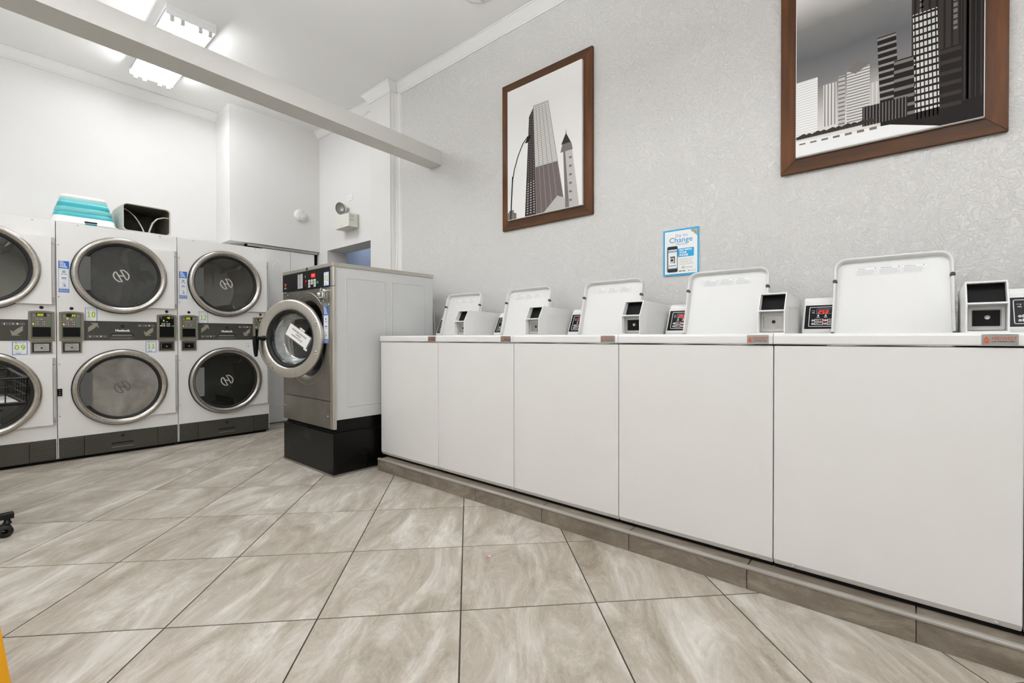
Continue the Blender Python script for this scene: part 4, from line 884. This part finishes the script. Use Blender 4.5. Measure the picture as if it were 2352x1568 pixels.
def art_tower(b, M, W, H):
    def F(P, z, m): b.flat([(p[0] * W, p[1] * H) for p in P], z, m, M)
    def lerp(a, c, t): return (a[0] + (c[0] - a[0]) * t, a[1] + (c[1] - a[1]) * t)
    F([(0, 0), (1, 0), (1, 1), (0, 1)], .0002, 'print_sky')
    TLc, TRc, BLc, BRc = (.375, .80), (.585, .795), (.415, 0), (.80, 0); L0, L1 = (.315, .745), (.255, 0)
    F([L1, BLc, TLc, L0], .0005, 'print_dark'); F([BLc, BRc, TRc, TLc], .0005, 'print_pale')
    a, c = lerp(BLc, TLc, .44), lerp(BRc, TRc, .44); F([BLc, BRc, c, a], .0007, 'print_brown')
    for k in range(58):
        q = k / 58; q2 = q + .004 + .004 * (q < .44)
        F([lerp(BLc, TLc, q), lerp(BRc, TRc, q), lerp(BRc, TRc, q2), lerp(BLc, TLc, q2)], .0009, 'print_mid' if q < .44 else 'print_line')
    for u in (.0, .18, .36, .56, .76, .98):
        F([lerp(BLc, BRc, u), lerp(BLc, BRc, u + .022), lerp(TLc, TRc, u + .022), lerp(TLc, TRc, u)], .0011, 'print_line')
    for k in range(40):
        q = .02 + k * .0245
        for u in (.15, .45, .75): F([lerp(lerp(L1, BLc, u), lerp(L0, TLc, u), q), lerp(lerp(L1, BLc, u + .14), lerp(L0, TLc, u + .14), q), lerp(lerp(L1, BLc, u + .14), lerp(L0, TLc, u + .14), q + .011), lerp(lerp(L1, BLc, u), lerp(L0, TLc, u), q + .011)], .0007, 'print_light' if k < 13 else 'print_mid')
    F([(.37, .80), (.59, .795), (.585, .812), (.375, .816)], .0011, 'print_light')
    F([(.80, 0), (.97, 0), (.885, .40), (.775, .40)], .0013, 'print_light'); F([(.80, 0), (.85, 0), (.80, .40), (.775, .40)], .0015, 'print_mid'); F([(.74, .40), (.895, .40), (.875, .455), (.765, .455)], .0015, 'print_mid'); F([(.75, .455), (.87, .455), (.81, .53)], .0015, 'print_dark'); F([(.805, .52), (.815, .52), (.812, .56)], .0015, 'print_dark')
    for k in range(6): F([(.85 + .012 * k * 0, .04 + .06 * k), (.885, .04 + .06 * k), (.88, .055 + .06 * k), (.848, .055 + .06 * k)], .0017, 'print_mid')
    F([(.52, 0), (.80, 0), (.80, .07), (.70, .10)], .0019, 'print_light')
    b.stroke([(.045 * W, 0), (.075 * W, .33 * H)], .016 * W, .0021, 'print_black', M); b.stroke([(.072 * W, .29 * H), (.10 * W, .38 * H), (.16 * W, .48 * H), (.23 * W, .56 * H), (.30 * W, .60 * H)], .012 * W, .0021, 'print_black', M)
    F([(.26, .555), (.30, .60), (.335, .61), (.345, .60), (.30, .555)], .0023, 'print_black'); F([(.0, 0), (.13, 0), (.13, .04), (.09, .05), (.09, .07), (.03, .07), (.0, .05)], .0013, 'print_mid')
def art_skyline(b, M, W, H):
    def F(P, z, m): b.flat([(p[0] * W, p[1] * H) for p in P], z, m, M)
    def bld(x0, x1, y0, y1, z, m, lm=None, nh=0, nv=0, lean=0.0):
        F([(x0, y0), (x1, y0), (x1 + lean, y1), (x0 + lean, y1)], z, m)
        for k in range(nh):
            q = (k + .5) / nh; yy = y0 + (y1 - y0) * q; F([(x0 + lean * q, yy), (x1 + lean * q, yy), (x1 + lean * q, yy + .35 * (y1 - y0) / nh), (x0 + lean * q, yy + .35 * (y1 - y0) / nh)], z + .0002, lm)
        for k in range(nv):
            xx = x0 + (x1 - x0) * (k + .35) / nv; dx = .3 * (x1 - x0) / nv; F([(xx, y0), (xx + dx, y0), (xx + dx + lean, y1), (xx + lean, y1)], z + .0003, lm)
    F([(0, 0), (1, 0), (1, 1), (0, 1)], .0002, 'print_storm')
    F([(.64, .3), (1, .3), (1, 1), (.64, 1)], .0004, 'print_sky') if False else None
    bld(.66, .98, .0, .93, .0006, 'print_dark', 'print_black', 0, 9); bld(.70, .72, .4, .90, .0007, 'print_mid', 'print_dark', 20, 0); bld(.86, .88, .4, .90, .0007, 'print_mid', 'print_dark', 20, 0); bld(.56, .84, .62, 1.0, .0005, 'print_light', 'print_dark', 14, 7); bld(.90, 1.0, 0, .62, .0009, 'print_black', 'print_dark', 0, 4)
    bld(.0, .135, .10, .375, .0010, 'print_white', 'print_pale', 22, 0); bld(.17, .25, .12, .325, .0010, 'print_pale', 'print_mid', 0, 4); bld(.26, .30, .10, .345, .0012, 'print_light', 'print_mid', 12, 0)
    bld(.31, .44, .09, .36, .0012, 'print_pale', 'print_mid', 20, 0); F([(.31, .36), (.36, .335), (.44, .365), (.38, .40)], .0015, 'print_mid'); bld(.445, .49, .1, .27, .0011, 'print_light', 'print_pale', 0, 2)
    bld(.50, .60, .1, .47, .0012, 'print_black', 'print_line', 12, 0, -.02); bld(.57, .68, .06, .34, .0016, 'print_black', 'print_mid', 7, 0); bld(.68, .80, .05, .52, .0018, 'print_pale', 'print_black', 16, 6, -.015); bld(.80, .90, .05, .33, .0020, 'print_black', 'print_dark', 6, 0)
    bld(.40, .64, .075, .165, .0022, 'print_black', 'print_mid', 0, 14); F([(0, .075), (.55, .055), (.80, .0), (0, 0)], .0023, 'print_white'); F([(.5, .075), (1, .09), (1, 0), (.5, 0)], .0021, 'print_black')
    for k in range(26):
        x = .01 + k * .018; r = .014 + .010 * ((k * 7) % 5) / 5; F([(x + r * math.cos(a * .785) * .9, .085 + .5 * r + r * .55 * math.sin(a * .785)) for a in range(8)], .0024 + .00002 * k, 'print_dark')
    for k in range(7): F([(.02 + .07 * k, .055 - .001 * k), (.06 + .07 * k, .055 - .001 * k), (.06 + .07 * k, .062), (.02 + .07 * k, .062)], .0030, 'print_mid')
picture('framed_picture', 'brown wood framed print of a tall tapering tower and street lamp on a white sky', 2.487, 1.822, art_tower)
picture('framed_picture', 'brown wood framed black and white city skyline print above the end washers', .531, 1.822, art_skyline)
ws = thing('wall_sign', 'blue-bordered pay-by-phone sign reading Skip the Change Machine on the textured wall', 'sign', (WX, 1.169, 1.352), -PI / 2)
def sign(b):
    w, h = .215, .277; b.box((0, 0, .001), (w, h, .009), 'paper', .0005, FR(0, 0, 0), 1)
part('board', ws, None, sign)
def signp(b):
    w, h = .215, .277; M = FR(0, -.0092, 0); z = .0003
    b.frame(0, 0, w, h, .0095, z, 'ink_sky', M)
    b.text('Skip the', .026, 'ink_steelblue', M @ T(.112, .238, 0), 'CENTER', z, .92); b.text('Change', .045, 'ink_skysoft', M @ T(.107, .211, 0), 'CENTER', z, 1.05, .012); b.text('Machine', .021, 'ink_steelblue', M @ T(.112, .186, 0), 'CENTER', z, .92)
    b.flat([(.165, .2675), (.2055, .2675), (.2055, .222), (.198, .232), (.189, .236), (.184, .247), (.172, .251)], z, 'ink_money', M)
    for q in range(3): b.stroke([(.172 + .008 * q, .262), (.182 + .008 * q, .252 - .004 * q), (.200, .246 - .006 * q)], .0018, z + .0002, 'ink_moneydark', M)
    b.flat(rrect(.022, .022, .085, .178, .007, 4), z, 'ink_grey', M); b.flat(rrect(.027, .020, .089, .176, .008, 4), z + .0003, 'ink_black', M); b.rect(.031, .046, .0855, .157, z + .0006, 'paper', M); b.rect(.031, .140, .0855, .152, z + .0009, 'ink_steelblue', M); b.rect(.034, .056, .080, .063, z + .0009, 'ink_steelblue', M); b.rect(.031, .040, .0855, .046, z + .0009, 'ink_grey', M)
    b.flat([(.043, .078), (.067, .072), (.067, .116), (.043, .116)], z + .0009, 'ink_lightgrey', M); b.flat([(.067, .072), (.072, .076), (.072, .118), (.067, .116)], z + .0009, 'ink_black', M); b.rect(.043, .108, .067, .115, z + .0011, 'ink_black', M); b.flat(circ(.054, .094, .008, 14), z + .0011, 'ink_black', M)
    b.flat(rrect(.089, .108, .186, .160, .006, 4), z, 'ink_sky', M)
    for q, s in enumerate(('PAY WITH', 'YOUR', 'PHONE')): b.text(s, .0175, 'ink_white', M @ T(.100, .149 - q * .0155, 0), 'LEFT', z + .0003, .88, .045)
    for q, s in enumerate(('Download the', 'PayRange app', 'and get started.')): b.text(s, .0135, 'ink_olivegrey', M @ T(.100, .094 - q * .014, 0), 'LEFT', z)
    b.flat(circ(.123, .044, .006, 14), z + .0002, 'ink_lime', M); b.stroke([(.113, .035), (.112, .046), (.118, .052), (.126, .052)], .0015, z, 'ink_steelblue', M); b.text('PayRange', .0125, 'ink_steelblue', M @ T(.133, .044, 0), 'LEFT', z, .95)
    b.rect(.095, .0215, .114, .026, z, 'ink_black', M); b.rect(.118, .0215, .135, .026, z, 'ink_black', M); b.rect(.152, .0215, .160, .026, z, 'ink_orange', M); b.rect(.164, .022, .198, .025, z, 'ink_lightgrey', M)
part('print', ws, None, signp)
em = thing('emergency_light', 'white wall-mounted emergency light with one round lamp head above the doorway', 'emergency light', (WX, 4.905, 2.19), -PI / 2)
part('body', em, None, lambda b: (b.box((0, -.118, 0), (.275, -.006, .142), 'ivory', .003), b.box((-.004, -.125, -.004), (.279, -.004, .004), 'ivory', .002)))
part('back_plate', em, None, lambda b: b.box((.006, -.012, .004), (.285, 0, .138), 'hinge_grey', .002))
part('vent', em, None, lambda b: [b.box((.2748, -.095 + .022 * k, .06 + .04 * j), (.2757, -.088 + .022 * k, .082 + .04 * j), 'ink_grey') for k in range(2) for j in range(2)])
part('name_label', em, None, lambda b: b.rect(.10, .012, .15, .020, .1185, 'ink_lightgrey', FR(0, 0, 0)))
HM = T(.045, -.075, .235) @ Matrix.Rotation(math.radians(16), 4, 'Z') @ Matrix.Rotation(math.radians(14), 4, 'X') @ FR(0, 0, 0)
hd = part('lamp_head', em, None, lambda b: b.lathe([(.0005, -.06), (.03, -.055), (.052, -.035), (.062, .0), (.064, .012), (.066, .014), (.066, .020), (.060, .022)], 'ivory', 32, HM))
part('lens', hd, None, lambda b: (b.lathe([(.060, .018), (.03, .023), (.0005, .024)], 'glass_lamp', 28, HM), b.lathe([(.060, .015), (.04, -.012), (.015, -.03), (.0005, -.03)], 'lamp_reflector', 28, HM)))
part('lens_rim', hd, None, lambda b: b.lathe([(.066, .014), (.067, .020), (.060, .024), (.058, .019)], 'taupe', 32, HM))
part('neck', em, None, lambda b: b.tube([(.075, -.06, .140), (.075, -.06, .175), (.055, -.065, .20)], .011, 'lampholder', 10))
ou = thing('wall_outlet', 'white double wall outlet above the emergency light', 'outlet', (WX, 4.86, 2.515), -PI / 2)
part('plate', ou, None, lambda b: b.box((0, -.005, 0), (.115, 0, .07), 'trim_white', .002))
part('socket', ou, None, lambda b: [(b.rect(.03 + k * .04, .022, .033 + k * .04, .034, .0056, 'ink_grey', FR(0, 0, 0)), b.rect(.042 + k * .04, .022, .045 + k * .04, .034, .0056, 'ink_grey', FR(0, 0, 0))) for k in range(2)])
sd = thing('smoke_detector', 'round white smoke detector on the soffit face', 'smoke detector', (2.56, SY, 2.42))
part('base', sd, None, lambda b: b.lathe([(.072, 0), (.072, .012), (.068, .014)], 'plastic_white', 40, FR(0, 0, 0)))
part('cover', sd, None, lambda b: b.lathe([(.068, .014), (.068, .028), (.060, .038), (.030, .041), (.0005, .042)], 'plastic_white', 40, FR(0, 0, 0)))
part('vent', sd, None, lambda b: [b.box((u - .008, v - .006, .036), (u + .008, v + .006, .0415), 'ink_lightgrey', 0, FR(0, 0, 0) @ Matrix.Rotation(.5, 4, 'Z')) for u, v in ((.03, .025), (-.03, -.02), (.012, -.04))])

# ------------------------------------------------------------------ cart, wet-floor sign and litter on the floor
ct = thing('laundry_cart', 'black wire laundry cart on casters with a white marbled basket liner', 'cart', (.19, 3.436, 0), math.radians(4))
BL, BW = .62, .60   # along +y and along -x from the near right corner
def wire(b):
    zt0, zt1, zb = .776, .800, .652; r = .007
    c = [(0, 0, zt0), (0, BL, zt1), (-BW, BL, zt1), (-BW, 0, zt0)]; f = [(-.004, .006, zb), (-.004, BL - .02, zb), (-BW + .02, BL - .02, zb), (-BW + .02, .006, zb)]
    for L_ in (c, f):
        for k in range(4): b.tube([L_[k], L_[(k + 1) % 4]], r if L_ is c else .006, 'cart_black', 8)
    for q in (.33, .66):
        L_ = [tuple(c[k][m] * (1 - q) + f[k][m] * q for m in range(3)) for k in range(4)]
        for k in range(4): b.tube([L_[k], L_[(k + 1) % 4]], .003, 'cart_black', 6)
    for k in range(4):
        for n in range(9):
            q = n / 8; a = [c[k][m] * (1 - q) + c[(k + 1) % 4][m] * q for m in range(3)]; e = [f[k][m] * (1 - q) + f[(k + 1) % 4][m] * q for m in range(3)]; b.tube([a, e], .003, 'cart_black', 6)
part('wire_basket', ct, None, wire)
part('basket_tray', ct, None, lambda b: b.box((-BW + .015, .004, .638), (.0, BL - .012, .648), 'cart_black', .003))
part('liner', ct, None, lambda b: b.box((-BW + .03, .03, .648), (-.02, BL - .04, .6505), 'marble_liner'))
part('hook', ct, None, lambda b: b.tube([(-.10, .05, .638), (-.10, .05, .62), (-.085, .05, .612), (-.08, .05, .62)], .004, 'cart_black', 8))
def cframe(b):
    b.box((-BW - .02, -.048, .086), (-.055, -.014, .116), 'cart_black', .004); b.box((-BW - .02, BL - .048, .086), (-.175, BL - .012, .116), 'cart_black', .004)
    for yy in (-.03, BL - .03): b.tube([(-BW + .104, yy, .10), (-BW + .104, max(yy, .012), .645)], .013, 'cart_black', 10)
    b.box((-BW + .09, -.03, .088), (-BW + .118, BL - .03, .112), 'cart_black', .004); b.tube([(-BW + .104, .012, .64), (-BW + .104, BL - .03, .64)], .012, 'cart_black', 8)
part('frame', ct, None, cframe)
for x, yy in ((-.078, -.031), (-BW, -.031), (-.21, BL - .03), (-BW, BL - .03)):
    ca = part('caster', ct, 'caster', lambda b: (b.lathe([(.012, .088), (.012, .072), (.016, .070), (.016, .062)], 'cart_black', 12), b.box((-.022, -.012, .030), (.010, .012, .064), 'cart_black', .004)), (x, yy, 0))
    part('wheel', ca, 'cwheel', lambda b: [b.lathe([(.012, -.010), (.027, -.010), (.030, -.006), (.030, .006), (.027, .010), (.012, .010)], 'rubber', 20, T(-.01, s * .017, .030) @ Matrix.Rotation(PI / 2, 4, 'X')) for s in (-1, 1)])
wf = thing('wet_floor_sign', 'yellow plastic folding floor sign standing beside the cart aisle', 'floor sign', (-.095, 1.93, 0), math.radians(12))
def panel_(s):
    def f(b):
        A = [(-.14, 0), (-.10, 0), (-.09, .03), (.09, .03), (.10, 0), (.14, 0), (.095, .60), (.075, .62), (-.075, .62), (-.095, .60)]
        b.prism(A, -.006, .006, 'sign_yellow', T(0, s * .14, 0) @ Matrix.Rotation(s * math.radians(-12), 4, 'X').inverted() @ FR(0, 0, 0), .002, 1)
    return f
part('panel', wf, None, panel_(1)); part('panel', wf, None, panel_(-1)); part('hinge_bar', wf, None, lambda b: b.tube([(-.07, 0, .612), (.07, 0, .612)], .012, 'sign_yellow', 10))
sc = MB(); sc.box((-.010, -.004, 0), (.006, .003, .0015), 'pink', .0005); sc.box((.004, -.003, .001), (.012, .006, .004), 'paper', .0005)
o = tag(sc.build('paper_scrap', None, (1.50, 1.43, 0)), 'tiny pink paper scrap lying on the tile floor', 'litter')
